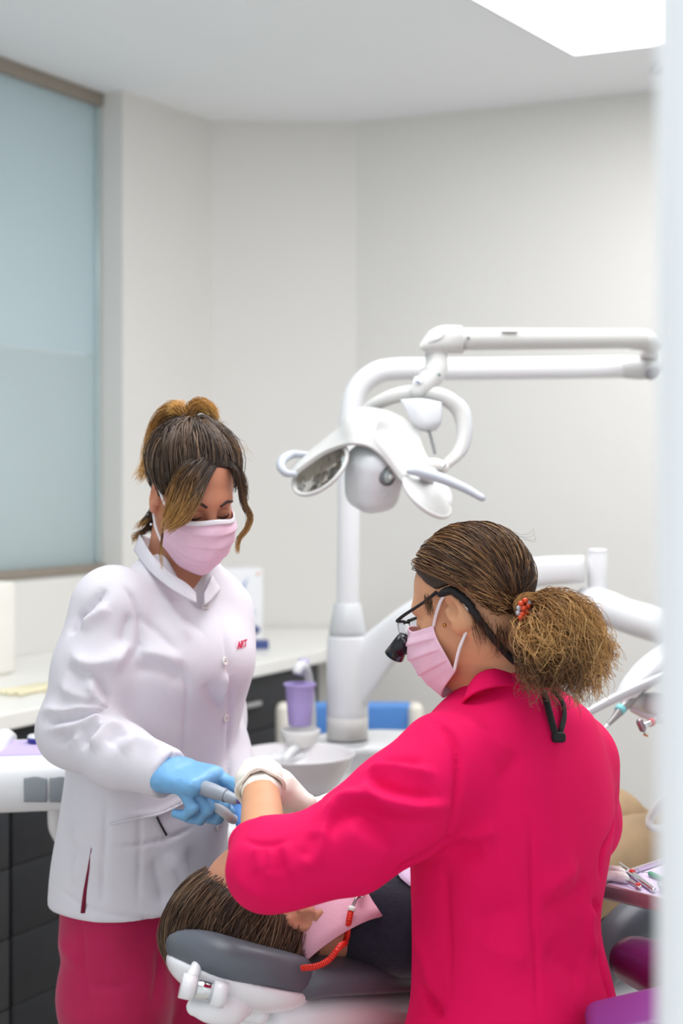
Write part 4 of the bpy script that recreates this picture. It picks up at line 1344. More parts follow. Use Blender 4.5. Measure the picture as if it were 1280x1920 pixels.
CF = [ # elbow folds
    ([(80, 1330), (120, 1335), (160, 1328), (205, 1338)], .010, .009), ([(85, 1352), (120, 1350), (165, 1345), (195, 1340)], .008, -.009),
    ([(88, 1368), (130, 1362), (165, 1352), (195, 1345)], .009, .010), ([(100, 1385), (140, 1378), (170, 1362)], .008, -.008),
    ([(125, 1395), (150, 1375), (175, 1358), (195, 1350)], .009, .009), ([(150, 1400), (172, 1380), (190, 1362)], .008, -.006),
    ([(170, 1402), (185, 1385), (205, 1365), (240, 1362)], .010, .009), ([(205, 1400), (218, 1382), (240, 1372)], .008, -.006),
    ([(225, 1410), (250, 1390), (280, 1395), (305, 1408)], .012, .007), ([(165, 1270), (180, 1300), (200, 1325)], .009, .009),
    ([(180, 1262), (192, 1290), (205, 1318)], .007, -.008), ([(135, 1225), (160, 1245), (200, 1240), (235, 1215)], .012, .008),
    ([(125, 1250), (150, 1262), (185, 1262)], .009, -.007), ([(112, 1285), (145, 1300), (175, 1308)], .011, .007),
    ([(140, 1160), (155, 1150), (175, 1130), (200, 1102)], .008, -.010), ([(150, 1175), (175, 1155), (205, 1135)], .010, .008),
    ([(130, 1190), (142, 1170), (150, 1152)], .006, -.009), ([(225, 1220), (235, 1180), (245, 1150)], .008, -.005), ([(205, 1260), (225, 1230), (238, 1200)], .010, .006),
    # sleeve seam and bust / armpit folds
    ([(232, 1100), (250, 1122), (262, 1160), (262, 1205), (245, 1240)], .0045, -.005),
    ([(250, 1258), (285, 1250), (320, 1262), (350, 1285)], .010, -.006), ([(262, 1222), (300, 1228), (345, 1240)], .014, .007),
    ([(262, 1155), (300, 1190), (340, 1230)], .006, -.004), ([(300, 1110), (330, 1160), (360, 1200)], .012, .004),
    ([(330, 1110), (350, 1150), (380, 1190)], .008, -.003),
    ([(345, 1250), (350, 1300), (345, 1400), (340, 1470)], .004, -.003), ([(385, 1280), (400, 1310), (415, 1335)], .010, -.006), ([(425, 1260), (420, 1290), (412, 1330)], .008, .006),
    ([(410, 1150), (425, 1210), (430, 1280), (430, 1360), (425, 1440), (418, 1530)], .005, -.004),
    # skirt of the coat
    ([(205, 1540), (240, 1530), (290, 1525), (340, 1500), (365, 1482)], .004, .004), ([(205, 1590), (260, 1585), (320, 1570), (360, 1552)], .003, -.003),
    ([(262, 1490), (262, 1600), (258, 1700)], .004, -.002), ([(200, 1500), (195, 1600), (190, 1700)], .004, -.003),
    ([(310, 1600), (330, 1650), (345, 1690)], .016, .005), ([(285, 1610), (300, 1660), (310, 1700)], .012, -.004), ([(350, 1590), (360, 1640), (362, 1690)], .012, -.004),
    ([(120, 1600), (150, 1585), (175, 1590)], .014, -.004), ([(140, 1540), (150, 1600), (140, 1660)], .016, .004),
    ([(105, 1662), (150, 1695), (200, 1712), (260, 1722), (320, 1724)], .003, -.0025),
    ([(330, 1402), (318, 1425), (305, 1450), (300, 1485)], .003, -.0035),
]
Vk = folds(Vk, Qk, [(p, w * 1.05, a * 1.7) for p, w, a in CF])
coat = mesh('coat', Vk, Qk, coat_m, asst)
kbvh = bvh_of(Vk, Qk)
# side slit shown as a parted seam with trouser colour behind
sl = [pix_hit(kbvh, x, y) for x, y in ((172, 1590), (166, 1630), (160, 1670), (156, 1712))]
sl = [h for h in sl if h[0] is not None]
if len(sl) > 1:
    V = []; F = []
    for i, h in enumerate(sl):
        w_ = .0004 + .0035 * i / max(1, len(sl) - 1)
        V += [h[0] + h[1] * .0012 + Vector((w_, 0, 0)), h[0] + h[1] * .0012 - Vector((w_, 0, 0))]
    for i in range(len(sl) - 1): F.append((2 * i, 2 * i + 1, 2 * i + 3, 2 * i + 2))
    solid(mesh('side_slit', V, F, mat('slit_magenta', (120, 10, 50), .8), coat), .0008, 0)
# stand collar
cR = [W(262, 1003, 2.46), W(285, 1040, 2.40), W(320, 1075, 2.365), W(350, 1095, 2.36), W(366, 1112, 2.365)]
cRl = [W(252, 1032, 2.47), W(280, 1070, 2.39), W(318, 1102, 2.350), W(350, 1122, 2.346), W(368, 1130, 2.35)]
solid(mesh('collar', *gridg([cR, [(a + b) / 2 + (CAMV - a).normalized() * .003 for a, b in zip(cR, cRl)], cRl], 30, 10), coat_m, coat), .003, 0)
cL = [W(262, 1003, 2.46), W(290, 1010, 2.53), W(350, 1040, 2.545), W(395, 1068, 2.50), W(392, 1092, 2.40), W(383, 1112, 2.37)]
cLl = [W(252, 1032, 2.47), W(290, 1045, 2.56), W(352, 1075, 2.58), W(412, 1095, 2.50), W(398, 1122, 2.39), W(384, 1134, 2.36)]
solid(mesh('collar', *gridg([cL, cLl], 30, 8), coat_m, coat), .003, 0)
btn = mat('button_white', (228, 222, 220), .3)
for (bx0, by0) in ((385, 1139), (420, 1240), (422, 1346), (415, 1448), (409, 1549)):
    h = pix_hit(kbvh, bx0, by0)
    if h[0] is None: continue
    nb_ = h[1]
    b_ = mesh('button', *latheg([(.0, 0), (.0068, 0), (.0072, .0012), (.0072, .0026), (.0062, .0034), (.0048, .0026), (.0, .0026)], h[0] + nb_ * .0003, nb_, 20, capb=False, capt=False), btn, coat)
    x_, y_, z_ = axes_from(nb_)
    for sx in (-1, 1):
        mesh('button_hole', *latheg([(.0009, 0), (.0009, .0004)], h[0] + nb_ * .0029 + y_ * .0016 * sx, nb_, 8), mat('button_hole_grey', (120, 112, 112), .6), b_)
# pocket pen clip line and chest lettering
hp = [pix_hit(kbvh, x, y)[0] for x, y in ((294, 1532), (302, 1548), (312, 1566))]
hp = [h + (CAMV - h).normalized() * .0025 for h in hp if h is not None]
if len(hp) > 1: mesh('pen', *tubeg(hp, .0018, 8), mat('black_ink', (18, 18, 20), .4), coat)
hA = pix_hit(kbvh, 444, 1217); hB = pix_hit(kbvh, 457, 1213)
if hA[0] is not None:
    xd = Vector((.55, .80, .06)) if hB[0] is None else (hB[0] - hA[0])
    textg('chest_lettering', 'ART', .016, hA[0] + hA[1] * .002, xd, (0, 0, 1), mat('print_crimson', (226, 28, 88), .6), coat, bold=.0006)
# pocket band
pk_a = [(206, 1545), (250, 1535), (300, 1525), (345, 1503), (366, 1486)]
pt_ = surf_line(kbvh, pk_a, .001, 24)
if len(pt_) > 3: mesh('pocket_edge', *tubeg(pt_, .0022, 8), coat_m, coat)
# trousers
hipR, hipL = W(214, 1700, 2.45), W(312, 1700, 2.55)
knR = Vector((hipR.x + .005, hipR.y + .005, .47)); knL = Vector((hipL.x + .005, hipL.y + .02, .47))
anR = Vector((hipR.x + .0, hipR.y + .03, .09)); anL = Vector((hipL.x + .01, hipL.y + .04, .09))
def f_trou(P):
    d = torso(P, [(.70, *W(252, 1745, 2.50)[:2],   .126, .098, SA), (.80, *W(252, 1700, 2.5)[:2], .126, .098, SA), (.92, *W(256, 1600, 2.5)[:2], .130, .10, SA)])
    for h_, k_, a_ in ((hipR, knR, anR), (hipL, knL, anL)):
        d = smin(d, chain(P, [h_, (h_ + k_) / 2, k_, a_], [.080, .090, .082, .075], .03), .025)
    return d + .003 * vnoise(P * np.array([1, 1, .35], dtype=np.float32), 14)
Vt, Qt = nets(f_trou, (-.66, 2.2, .05), (.05, 2.85, .95), .007)
Vt = smooth_mesh(Vt, Qt, 1)
Vt = folds(Vt, Qt, [([(152, 1715), (156, 1780), (162, 1850), (172, 1915)], .004, -.005), ([(165, 1848), (205, 1850), (242, 1848)], .005, -.005),
                    ([(300, 1770), (298, 1830), (288, 1890)], .010, -.008), ([(110, 1760), (130, 1790), (150, 1800)], .012, .006)])
mesh('trousers', Vt, Qt, trou_m, asst)
clog = mat('white_clog', (232, 232, 232), .4)
for a_ in (anR, anL):
    def f_cl(P, a_=a_):
        b0 = Vector((a_.x, a_.y, .045)); return smax(smin(rcone(P, b0 - TF * .05, b0 + TF * .06, .042, .046), rcone(P, b0 + TF * .06, b0 + TF * .15 - Zv * .01, .046, .036), .02), -P[:, 2] + .001, .004)
    Vh, Qh = nets(f_cl, (a_.x - .2, a_.y - .25, -.01), (a_.x + .25, a_.y + .2, .16), .008)
    mesh('clog', Vh, Qh, clog, asst)
# gloves
glove_b = mat('blue_nitrile', (112, 168, 214), .42, spec=.5, vary=.03, nscale=40, bump=.25, bscale=140)
gD = (W(392, 1466, 2.185) - wrR).normalized()
gr_ = make_hand(wrR - gD * .012, gD, (-.15, .35, -.92), 1, [(.35, .55, .3), (1.0, 1.25, .7), (1.1, 1.3, .7), (1.15, 1.3, .7)],
                [(.75, .3, .6), (.9, -.1, .6), (.9, -.2, .4)], 1.0, .0096, stub=.035)
hand_mesh('glove', gr_, .0026, glove_b, asst, .0009)
gD2 = Vector((.50, -.55, -.08)).normalized()
gl_ = make_hand(W(455, 1506, 2.40), gD2, (-.7, .2, -.5), -1, [(.5, .7, .4)] * 4, [(.8, .4, .5), (.9, .2, .4), (1, 0, .3)], .95, .0094, stub=.05, stub_dir=(wrL - W(455, 1506, 2.40)))
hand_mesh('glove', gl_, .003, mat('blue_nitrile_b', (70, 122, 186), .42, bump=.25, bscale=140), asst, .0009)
# suction handpiece with hose
suc = thing('suction_handpiece', 'grey suction handpiece gripped in the blue glove, purple tip', 'handpiece', W(410, 1495, 2.17))
mesh('handle', *tubeg([W(362, 1472, 2.19), W(395, 1482, 2.17), W(420, 1491, 2.16), W(440, 1499, 2.15)], [.0115, .0115, .0095, .0075], 18, 16, roundcap=True), mat('tool_grey', (150, 158, 170), .35), suc)
mesh('tip', *tubeg([W(438, 1498, 2.15), W(449, 1503, 2.145)], [.005, .0035], 12, roundcap=True), mat('tip_purple', (96, 70, 140), .4), suc)
mesh('grip_ring', *tubeg([W(421, 1491.5, 2.16), W(425, 1493, 2.159)], [.0103, .0098], 18), mat('tool_grey_dark', (108, 114, 126), .4), suc)
mesh('hose', *tubeg([W(366, 1500, 2.22), W(392, 1508, 2.2), W(415, 1519, 2.18), W(430, 1532, 2.19), W(437, 1536, 2.24)], .0075, 14, 22, roundcap=True), mat('hose_grey', (176, 178, 184), .5), suc)

# mask, brows, lashes
mask_m = mat('pink_mask', (236, 196, 216), .85, vary=.03, nscale=40, bump=.15, bscale=500, sss=.05)
Vm, Fm = mask_grid(AH, AFS)
mk = solid(mesh('face_mask', Vm, Fm, mask_m, asst), .0012, 0)
loopm = mat('ear_loop_white', (238, 234, 238), .7)
def ear_loops(c, F3, sd, par):
    top_ = tow(c, F3, (.042, sd * .067, -.009)); bot_ = tow(c, F3, (.034, sd * .063, -.092))
    e1_ = tow(c, F3, (.002, sd * .080, .030)); e2_ = tow(c, F3, (-.020, sd * .078, .034)); e3_ = tow(c, F3, (-.031, sd * .074, .004)); e4_ = tow(c, F3, (-.022, sd * .073, -.028))
    pts = [Vector(p) for p in catmull([list(x) for x in (top_, tow(c, F3, (.024, sd * .076, .010)), e1_, e2_, e3_, e4_, tow(c, F3, (.006, sd * .074, -.060)), bot_)], 40)]
    mesh('ear_loop', *tubeg(pts, .0024, 8), loopm, par)
for sd in (-1, 1): ear_loops(AH, AFS, sd, mk)
strip = gridg([[tow(AH, AFS, (.060, -.0665, -.006)), tow(AH, AFS, (.098, -.044, -.001)), tow(AH, AFS, (.121, 0, .012)), tow(AH, AFS, (.098, .044, -.001)), tow(AH, AFS, (.060, .0665, -.006))],
               [tow(AH, AFS, (.060, -.070, -.014)), tow(AH, AFS, (.102, -.047, -.009)), tow(AH, AFS, (.1255, 0, .003)), tow(AH, AFS, (.102, .047, -.009)), tow(AH, AFS, (.060, .070, -.014))]], 40, 4)
solid(mesh('nose_strip', *strip, mat('mask_white_edge', (236, 232, 238), .8), mk), .0006, 1)
browm = mat('brow_brown', (52, 34, 26), .7)
def face_line(c, F3, pts, off, rads, m_, par, nm, bv):
    out = []
    for p in catmull(pts, 14):
        w_ = tow(c, F3, tuple(p)); o_ = tow(c, F3, (-.02, p[1] * .4, p[2] * .6))
        d_ = (w_ - o_).normalized()
        h = bv.ray_cast(w_ + d_ * .08, -d_, .2)
        out.append(h[0] + d_ * off if h[0] is not None else w_)
    return mesh(nm, *tubeg(out, rads, 8, flat=.6, roundcap=True) if not isinstance(rads, list) else tubeg(out, list(np.interp(np.linspace(0, 1, len(out)), np.linspace(0, 1, len(rads)), rads)), 8), m_, par)
for sd in (-1, 1):
    face_line(AH, AFS, [(.09, sd * .014, .026), (.09, sd * .030, .034), (.08, sd * .050, .028)], .0004, [.0022, .0028, .0012], browm, asst, 'eyebrow', abvh)
    face_line(AH, AFS, [(.09, sd * .018, -.001), (.09, sd * .033, -.006), (.085, sd * .047, .000)], .0012, [.0008, .0015, .0010], mat('lash_black', (20, 14, 12), .6), asst, 'eyelashes', abvh)
    face_line(AH, AFS, [(.09, sd * .018, .012), (.09, sd * .033, .015), (.085, sd * .048, .010)], -.0002, [.0005, .0009, .0005], mat('lid_crease', (150, 92, 72), .7), asst, 'eyelid_crease', abvh)
# ---------------- hair
ACC, ACR = (-.012, 0, .045), (.098, .080, .092)
def a_hl(x, y=0.0):
    t_ = np.clip((np.abs(y) - .045) / .02, 0, 1) * np.clip((x - .0) / .02, 0, 1)
    return -.034 * t_ + np.interp(x, [-.12, -.085, -.05, -.03, .012, .03, .09], [-.075, -.05, -.01, .036, .030, .052, .128])
def f_acap(P):
    M = np.array([list(a) for a in AF], dtype=np.float32)
    q = ((P - _v(AH)) @ M.T) / AS
    d = ell(q, ACC, ACR)
    return smax(d, a_hl(q[:, 0], q[:, 1]) - q[:, 2], .006) * AS
Vh, Qh = nets(f_acap, np.array(AH) - .2, np.array(AH) + .2, .0035)
ahair = mesh('hair', smooth_mesh(Vh, Qh, 1), Qh, mat('hair_base_dark', (58, 44, 36), .55, vary=.3, nscale=70, bump=.3, bscale=200), asst)
tieA = tow(AH, AFS, (-.070, 0, .125))
tl_ = np.array((-.056, 0, .079))
n = 2600; S = []
while len(S) < n:
    v = rng.normal(size=3); v /= np.linalg.norm(v)
    loc = np.array(ACC) + v * np.array(ACR)
    if loc[2] > a_hl(loc[0], loc[1]) - .004: S.append(v)
S = np.array(S)
Ed = np.array((-.52, 0, .86)) + rng.normal(size=(n, 3)) * .07
ps_ = scalp_flow(AH, AFS, S, np.tile(Ed, 1), ACR, ACC, 11, lift=.017, jit=.005, freq=6.5)
tt = np.linspace(0, 1, 11)
b0_ = np.clip(vnoise(S.astype(np.float32), 10)[:, None] * .5 + .5 + rng.normal(size=(n, 1)) * .2, 0, 1)
c_ = ramp(np.clip(b0_ * .8 + .25 * tt[None] * b0_, 0, 1), [(0, (40, 31, 27)), (.5, (82, 65, 54)), (.8, (122, 99, 80)), (1, (160, 130, 100))])
strands('scalp_strands', ps_, np.full((n, 11), .0007), c_, hair_m, ahair)
OMB = [(0, (50, 38, 31)), (.45, (76, 57, 43)), (.72, (146, 106, 62)), (1, (204, 158, 92))]
def lockm(nm, guide, n, s0, s1, curl=.002, fr=1.5, mid=None, stops=OMB, rad=.0007, k=16, sh=.25):
    p = lock([g + Vector((0, .018, 0)) for g in guide], n, k, s0, s1, curl, fr, mid, sh)
    t = np.linspace(0, 1, k)[None] * (.8 + .4 * rng.random((n, 1))) + rng.normal(size=(n, 1)) * .10
    strands(nm, p, np.full((n, k), rad) * np.linspace(1, .35, k)[None], ramp(np.clip(t, 0, 1), stops), hair_m, ahair)
da = 2.33
# long fringe swept from the parting across the temple
lockm('fringe', [W(400, 858, 2.345), W(378, 868, 2.325), W(356, 900, 2.305), W(340, 940, 2.295), W(326, 970, 2.29), W(306, 994, 2.30)], 380, .006, .012, .003, 1.2, .017)
lockm('fringe', [W(406, 862, 2.345), W(390, 884, 2.32), W(371, 918, 2.30), W(356, 950, 2.285), W(338, 975, 2.28), W(312, 992, 2.29)], 260, .005, .009, .003, 1.2, .012)
lockm('fringe', [W(395, 858, 2.35), W(360, 870, 2.32), W(335, 900, 2.31), W(320, 945, 2.31), W(306, 985, 2.32)], 260, .006, .012, .004, 1.3, .014)
lockm('loose_lock', [W(308, 960, 2.325), W(302, 1000, 2.33), W(298, 1035, 2.335), W(303, 1072, 2.335)], 14, .002, .002, .002, 1.0)
# lock framing the far side of the face
lockm('side_lock', [W(412, 862, 2.36), W(440, 880, 2.345), W(450, 915, 2.35), W(456, 945, 2.35), W(467, 968, 2.35), W(462, 990, 2.35), W(446, 1012, 2.35), W(443, 1040, 2.355)], 160, .005, .002, .002, 1.2, .006)
lockm('side_lock', [W(418, 860, 2.36), W(445, 885, 2.36), W(456, 915, 2.36), W(458, 940, 2.365)], 120, .008, .004, .003, 1.2, .008, stops=[(0, (52, 40, 33)), (1, (104, 80, 58))])
# gathered top knot and tail falling behind
TOP = [(0, (70, 52, 38)), (.3, (150, 106, 56)), (.7, (204, 150, 74)), (1, (222, 176, 100))]
lockm('tail', [W(345, 798, 2.42), W(338, 770, 2.43), W(316, 770, 2.45), W(298, 795, 2.47), W(284, 835, 2.48), W(275, 870, 2.48), W(258, 900, 2.47)], 420, .010, .012, .005, 1.4, .020, stops=TOP)
lockm('tail', [W(350, 798, 2.42), W(330, 785, 2.44), W(312, 800, 2.45), W(300, 840, 2.47), W(292, 880, 2.48)], 260, .010, .012, .004, 1.2, .018, stops=[(0, (60, 46, 36)), (.5, (110, 80, 50)), (1, (176, 128, 70))])
lockm('tail', [W(350, 800, 2.40), W(356, 768, 2.40), W(372, 758, 2.40), W(391, 766, 2.40), W(404, 788, 2.40)], 320, .012, .010, .004, 1.4, .013, stops=TOP)
lockm('tail', [W(346, 798, 2.40), W(342, 770, 2.40), W(330, 762, 2.41), W(315, 770, 2.42)], 160, .008, .010, .004, 1.4, .012, stops=TOP)
lockm('hair_band', [W(338, 800, 2.385), W(350, 806, 2.375), W(362, 803, 2.375)], 60, .006, .006, .001, 1, stops=[(0, (120, 84, 50)), (1, (140, 100, 60))])
# nape wisps
lockm('nape_wisp', [W(292, 950, 2.42), W(280, 965, 2.43), W(268, 978, 2.44), W(252, 992, 2.44)], 70, .010, .006, .003, 1.3)
lockm('nape_wisp', [W(286, 975, 2.44), W(275, 990, 2.45), W(262, 1000, 2.45), W(250, 1008, 2.45), W(252, 1020, 2.45)], 60, .008, .004, .003, 1.3)
lockm('nape_wisp', [W(296, 1000, 2.45), W(282, 985, 2.46), W(275, 975, 2.46)], 80, .012, .010, .003, 1.0, stops=[(0, (60, 46, 36)), (1, (120, 88, 56))])
lockm('stray_hair', [W(400, 800, 2.38), W(420, 820, 2.37), W(445, 840, 2.37), W(462, 862, 2.37)], 26, .014, .016, .006, 1.6, rad=.00035)
lockm('stray_hair', [W(370, 780, 2.40), W(395, 790, 2.39), W(418, 808, 2.38)], 26, .014, .014, .006, 1.6, rad=.00035)
mesh('earring', *latheg([(.0, -.002), (.0025, 0), (.0, .002)], W(283, 983, 2.345), (0, -1, 0), 10), chrome, asst)
# ================================================================== seated dentist in pink, seen from behind
DF = Vector((-.71, .70, 0)).normalized(); DLv = Vector((-DF.y, DF.x, 0))
DA = math.atan2(-DLv.y, -DLv.x)
dent = thing('person', 'seated person in bright pink tunic seen from behind, ponytail, magnifying glasses and pink mask', 'person', (.25, 2.06, 0))
dskin = skin_mat('dentist_skin', (206, 152, 116))
pink_m = mat('pink_tunic_cloth', (224, 2, 87), .8, vary=.03, nscale=14, bump=.14, bscale=800, spec=.25)
def rowd(px, py, d, a, b):
    p = W(px, py, d); return (p.z, p.x, p.y, a, b, DA)
drows = [rowd(950, 1252, 2.085, .052, .050), rowd(950, 1285, 2.09, .070, .060), rowd(952, 1318, 2.09, .115, .078), rowd(955, 1362, 2.09, .155, .095),
         rowd(960, 1450, 2.085, .170, .112), rowd(963, 1550, 2.08, .168, .118), rowd(955, 1650, 2.07, .153, .116), rowd(950, 1745, 2.06, .145, .113),
         rowd(960, 1850, 2.05, .153, .122), rowd(966, 1950, 2.05, .166, .135), rowd(966, 2070, 2.05, .180, .152)]
dshL = W(838, 1438, 1.985); delb = W(497, 1634, 1.885); dwrL = W(488, 1468, 2.09)
dshR = W(1066, 1432, 2.19); delR = W(985, 1505, 2.40); dwrR = W(662, 1514, 2.29)
DH = W(880, 1145, 2.08); DSc = .82
DFr = head_frame((-.866, .50), .36)
DFS = tuple(v * DSc for v in DFr)
neckD = W(945, 1285, 2.10)
pelD = Vector((.245, 2.05, .60))
hpL, hpR = pelD + DLv * .09, pelD - DLv * .09
kL = Vector((-.02, 2.18, .53)); kR = Vector((.10, 2.38, .52))
fL = Vector((-.06, 2.22, .09)); fR = Vector((.10, 2.38, .09))
def f_dsl(P, g=0.0):
    d = chain(P, [dshL, W(750, 1514, 1.94), W(655, 1582, 1.915), W(560, 1616, 1.89), delb], [.076 + g, .068 + g, .061 + g, .050 + g, .044 + g], .03)
    return smin(d, chain(P, [delb, W(499, 1590, 1.93), W(498, 1572, 1.958)], [.046 + g, .044 + g, .040 + g], .02), .03)
def f_dslR(P, g=0.0):
    return chain(P, [dshR, W(1072, 1540, 2.30), delR, W(830, 1500, 2.36)], [.076 + g, .070 + g, .060 + g, .048 + g], .03)
def f_dbody(P):
    d = head_sdf(P, DH, DFr, DSc)
    d = smin(d, rcone(P, tow(DH, DFS, (-.025, 0, -.05)), neckD, .050, .055), .035)
    d = smin(d, torso(P, [(r[0], r[1], r[2], max(.03, r[3] - .02), max(.03, r[4] - .02), r[5]) for r in drows]), .02)
    d = smin(d, chain(P, [dshL, delb, dwrL], [.055, .036, .0255], .02), .03)
    d = smin(d, chain(P, [dshR, delR, dwrR], [.055, .038, .026], .02), .03)
    return d
Vd1, Qd1 = nets(f_dbody, (-.25, 1.72, .58), (.55, 2.62, 1.215), .006)
Vd2, Qd2 = nets(f_dbody, (.02, 1.86, 1.205), (.42, 2.32, 1.52), .0028)
Vd1 = smooth_mesh(Vd1, Qd1, 2); Vd2 = smooth_mesh(Vd2, Qd2, 1)
mesh('body', np.vstack([Vd1, Vd2]), np.vstack([Qd1, Qd2 + len(Vd1)]), dskin, dent)
dbvh = bvh_of(Vd2, Qd2)
cufc = W(499, 1592, 1.935); cufn = (dwrL - delb).normalized()
def f_tunic(P):
    d = torso(P, drows)
    d = smin(d, f_dslR(P), .02)
    d = smin(d, f_dsl(P), .022)
    d = smin(d, rcone(P, W(900, 1990, 1.98), W(790, 2010, 1.93), .10, .06), .04)
    d = smax(d, np.minimum((P - _v(cufc)) @ _v(cufn), .10 - np.sqrt(((P - _v(cufc)) ** 2).sum(1))), .004)
    d = smax(d, -ell(P, neckD + Vector((-.01, .005, .045)), (.058, .056, .045), (DF, DLv, Zv)), .006)
    return d + .0014 * vnoise(P * np.array([1, 1, .5], dtype=np.float32), 13)
Vk, Qk = nets(f_tunic, (-.25, 1.70, .56), (.58, 2.62, 1.26), .0045)
Vk = smooth_mesh(Vk, Qk, 2)
def cp(pts, ox, oy, sc): return [(ox + x / sc, oy + y / sc) for x, y in pts]
c1 = lambda pts: cp(pts, 420, 1340, 3.368)
c2 = lambda pts: cp(pts, 420, 1240, 1.684)
DFo = [
    # gathers below the cuff seam
    ([(453, 1572), (480, 1582), (510, 1584), (545, 1574)], .003, -.003),
    ([(478, 1585), (486, 1612), (489, 1640)], .007, .0035), ([(506, 1586), (506, 1620), (504, 1660)], .007, .0035), ([(492, 1588), (496, 1615), (497, 1645)], .006, -.003),
    ([(530, 1578), (540, 1612), (552, 1645)], .007, .004), ([(519, 1582), (524, 1612), (530, 1642)], .006, -.003), ([(440, 1640), (470, 1668), (515, 1685)], .010, .003),
    # folds in the crook of the upper arm
    ([(604, 1562), (622, 1524), (648, 1500), (688, 1500), (732, 1514), (805, 1520)], .011, .010), ([(614, 1572), (640, 1530), (680, 1520), (722, 1534), (790, 1546)], .010, -.007),
    ([(682, 1466), (700, 1488), (730, 1503), (790, 1511), (842, 1511)], .009, .009), ([(690, 1455), (720, 1478), (770, 1492), (835, 1496)], .009, -.008),
    ([(688, 1446), (722, 1438), (772, 1446), (815, 1451)], .009, .007), ([(705, 1430), (748, 1426), (805, 1436)], .008, -.005),
    ([(608, 1548), (600, 1578), (588, 1606), (570, 1634)], .010, .007), ([(592, 1560), (584, 1590), (570, 1616)], .008, -.005),
    ([(640, 1545), (690, 1582), (745, 1612)], .020, .005), ([(660, 1535), (715, 1560), (775, 1585)], .016, -.004),
    # armhole seam
    (c2([(640, 180), (700, 220), (735, 290), (738, 380), (725, 480), (705, 560)]), .004, -.006),
    (c2([(715, 560), (660, 600), (600, 635), (550, 655)]), .006, -.012), (c2([(740, 550), (800, 550), (860, 530)]), .010, .006),
    (c2([(720, 590), (760, 600), (820, 590)]), .012, -.005), (c2([(710, 640), (700, 720), (700, 850), (705, 1000)]), .010, -.003),
    # back seams
    (c2([(968, 500), (970, 650), (974, 800), (985, 950), (990, 1110)]), .003, -.0035), (c2([(690, 620), (700, 760), (710, 900), (712, 1080)]), .003, -.002),
    (c2([(1235, 480), (1225, 540), (1195, 600), (1185, 680)]), .004, -.006), (c2([(1160, 755), (1185, 790)]), .004, -.006), (c2([(1160, 760), (1150, 850), (1170, 930)]), .010, .005),
    (c2([(1180, 900), (1195, 980), (1215, 1050), (1225, 1090)]), .004, -.006),
    (c2([(760, 170), (800, 220), (850, 260), (930, 300)]), .016, .004), (c2([(860, 380), (900, 330), (930, 290)]), .010, -.003),
    (c2([(1000, 740), (1060, 690), (1120, 650)]), .016, .005), (c2([(1000, 790), (1080, 760), (1150, 700)]), .014, -.005), (c2([(760, 830), (860, 800), (940, 770)]), .018, -.004),
    (c2([(800, 890), (880, 920), (960, 960)]), .018, .004), (c2([(1010, 900), (1080, 960), (1140, 1000)]), .018, -.004), (c2([(600, 860), (640, 960), (660, 1060)]), .014, .004),
    (c2([(620, 1030), (650, 1070), (690, 1120)]), .006, -.008),
]
Vk = folds(Vk, Qk, [(p, w * 1.1, a * 1.7) for p, w, a in DFo])
tunic = mesh('tunic', Vk, Qk, pink_m, dent)
cx_ = cufn.orthogonal().normalized(); cy_ = cufn.cross(cx_)
ccen = delb + cufn * (cufc - delb).dot(cufn)
Vq = []; Fq = []
for i in range(6):
    t = i / 5.0
    for k in range(44):
        a = 2 * math.pi * k / 44
        r = .0452 + .0016 * math.sin(a * 3 + .6) + .0008 * t
        Vq.append(ccen + cufn * (-.020 + .023 * t) + (cx_ * math.cos(a) + cy_ * math.sin(a)) * r)
for i in range(5):
    for k in range(44): Fq.append((i * 44 + k, i * 44 + (k + 1) % 44, i * 44 + 44 + (k + 1) % 44, i * 44 + 44 + k))
solid(mesh('sleeve_cuff', Vq, Fq, pink_m, tunic), .0022, 0)
tb_ = bvh_of(Vk, Qk)
# stand collar at the back of the neck
ct_ = [W(872, 1312, 2.05), W(880, 1285, 2.03), W(900, 1262, 2.025), W(935, 1254, 2.03), W(972, 1258, 2.055), W(1000, 1272, 2.11), W(985, 1280, 2.17), W(930, 1290, 2.18), W(880, 1306, 2.13)]
cb_ = [W(862, 1335, 2.05), W(870, 1314, 2.015), W(897, 1296, 2.005), W(938, 1287, 2.01), W(985, 1288, 2.04), W(1018, 1300, 2.11), W(995, 1305, 2.19), W(930, 1316, 2.20), W(868, 1330, 2.14)]
solid(mesh('collar', *gridg([ct_, [(a + b) / 2 + Vector((0, -.002, 0)) for a, b in zip(ct_, cb_)], cb_], 60, 10), pink_m, tunic), .003, 0)
# trousers (mostly out of the frame)
ptr = mat('pink_trousers_cloth', (226, 22, 96), .75, vary=.04, bump=.14, bscale=600)
def f_dtr(P):
    d = ell(P, pelD - Zv * .0, (.14, .17, .11), (DF, DLv, Zv))
    for h_, k_, a_ in ((hpL, kL, fL), (hpR, kR, fR)):
        d = smin(d, chain(P, [h_, k_, a_], [.082, .064, .055], .04), .03)
    return d
Vt, Qt = nets(f_dtr, (-.2, 1.8, .04), (.55, 2.6, .76), .009)
mesh('trousers', smooth_mesh(Vt, Qt, 1), Qt, ptr, dent)
for a_ in (fL, fR):
    def f_cl(P, a_=a_):
        b0 = Vector((a_.x, a_.y, .045)); return smax(smin(rcone(P, b0 - DF * .05, b0 + DF * .06, .042, .046), rcone(P, b0 + DF * .06, b0 + DF * .15 - Zv * .01, .046, .036), .02), -P[:, 2] + .001, .004)
    Vh, Qh = nets(f_cl, (a_.x - .25, a_.y - .2, -.01), (a_.x + .2, a_.y + .25, .16), .009)
    mesh('clog', Vh, Qh, clog, dent)
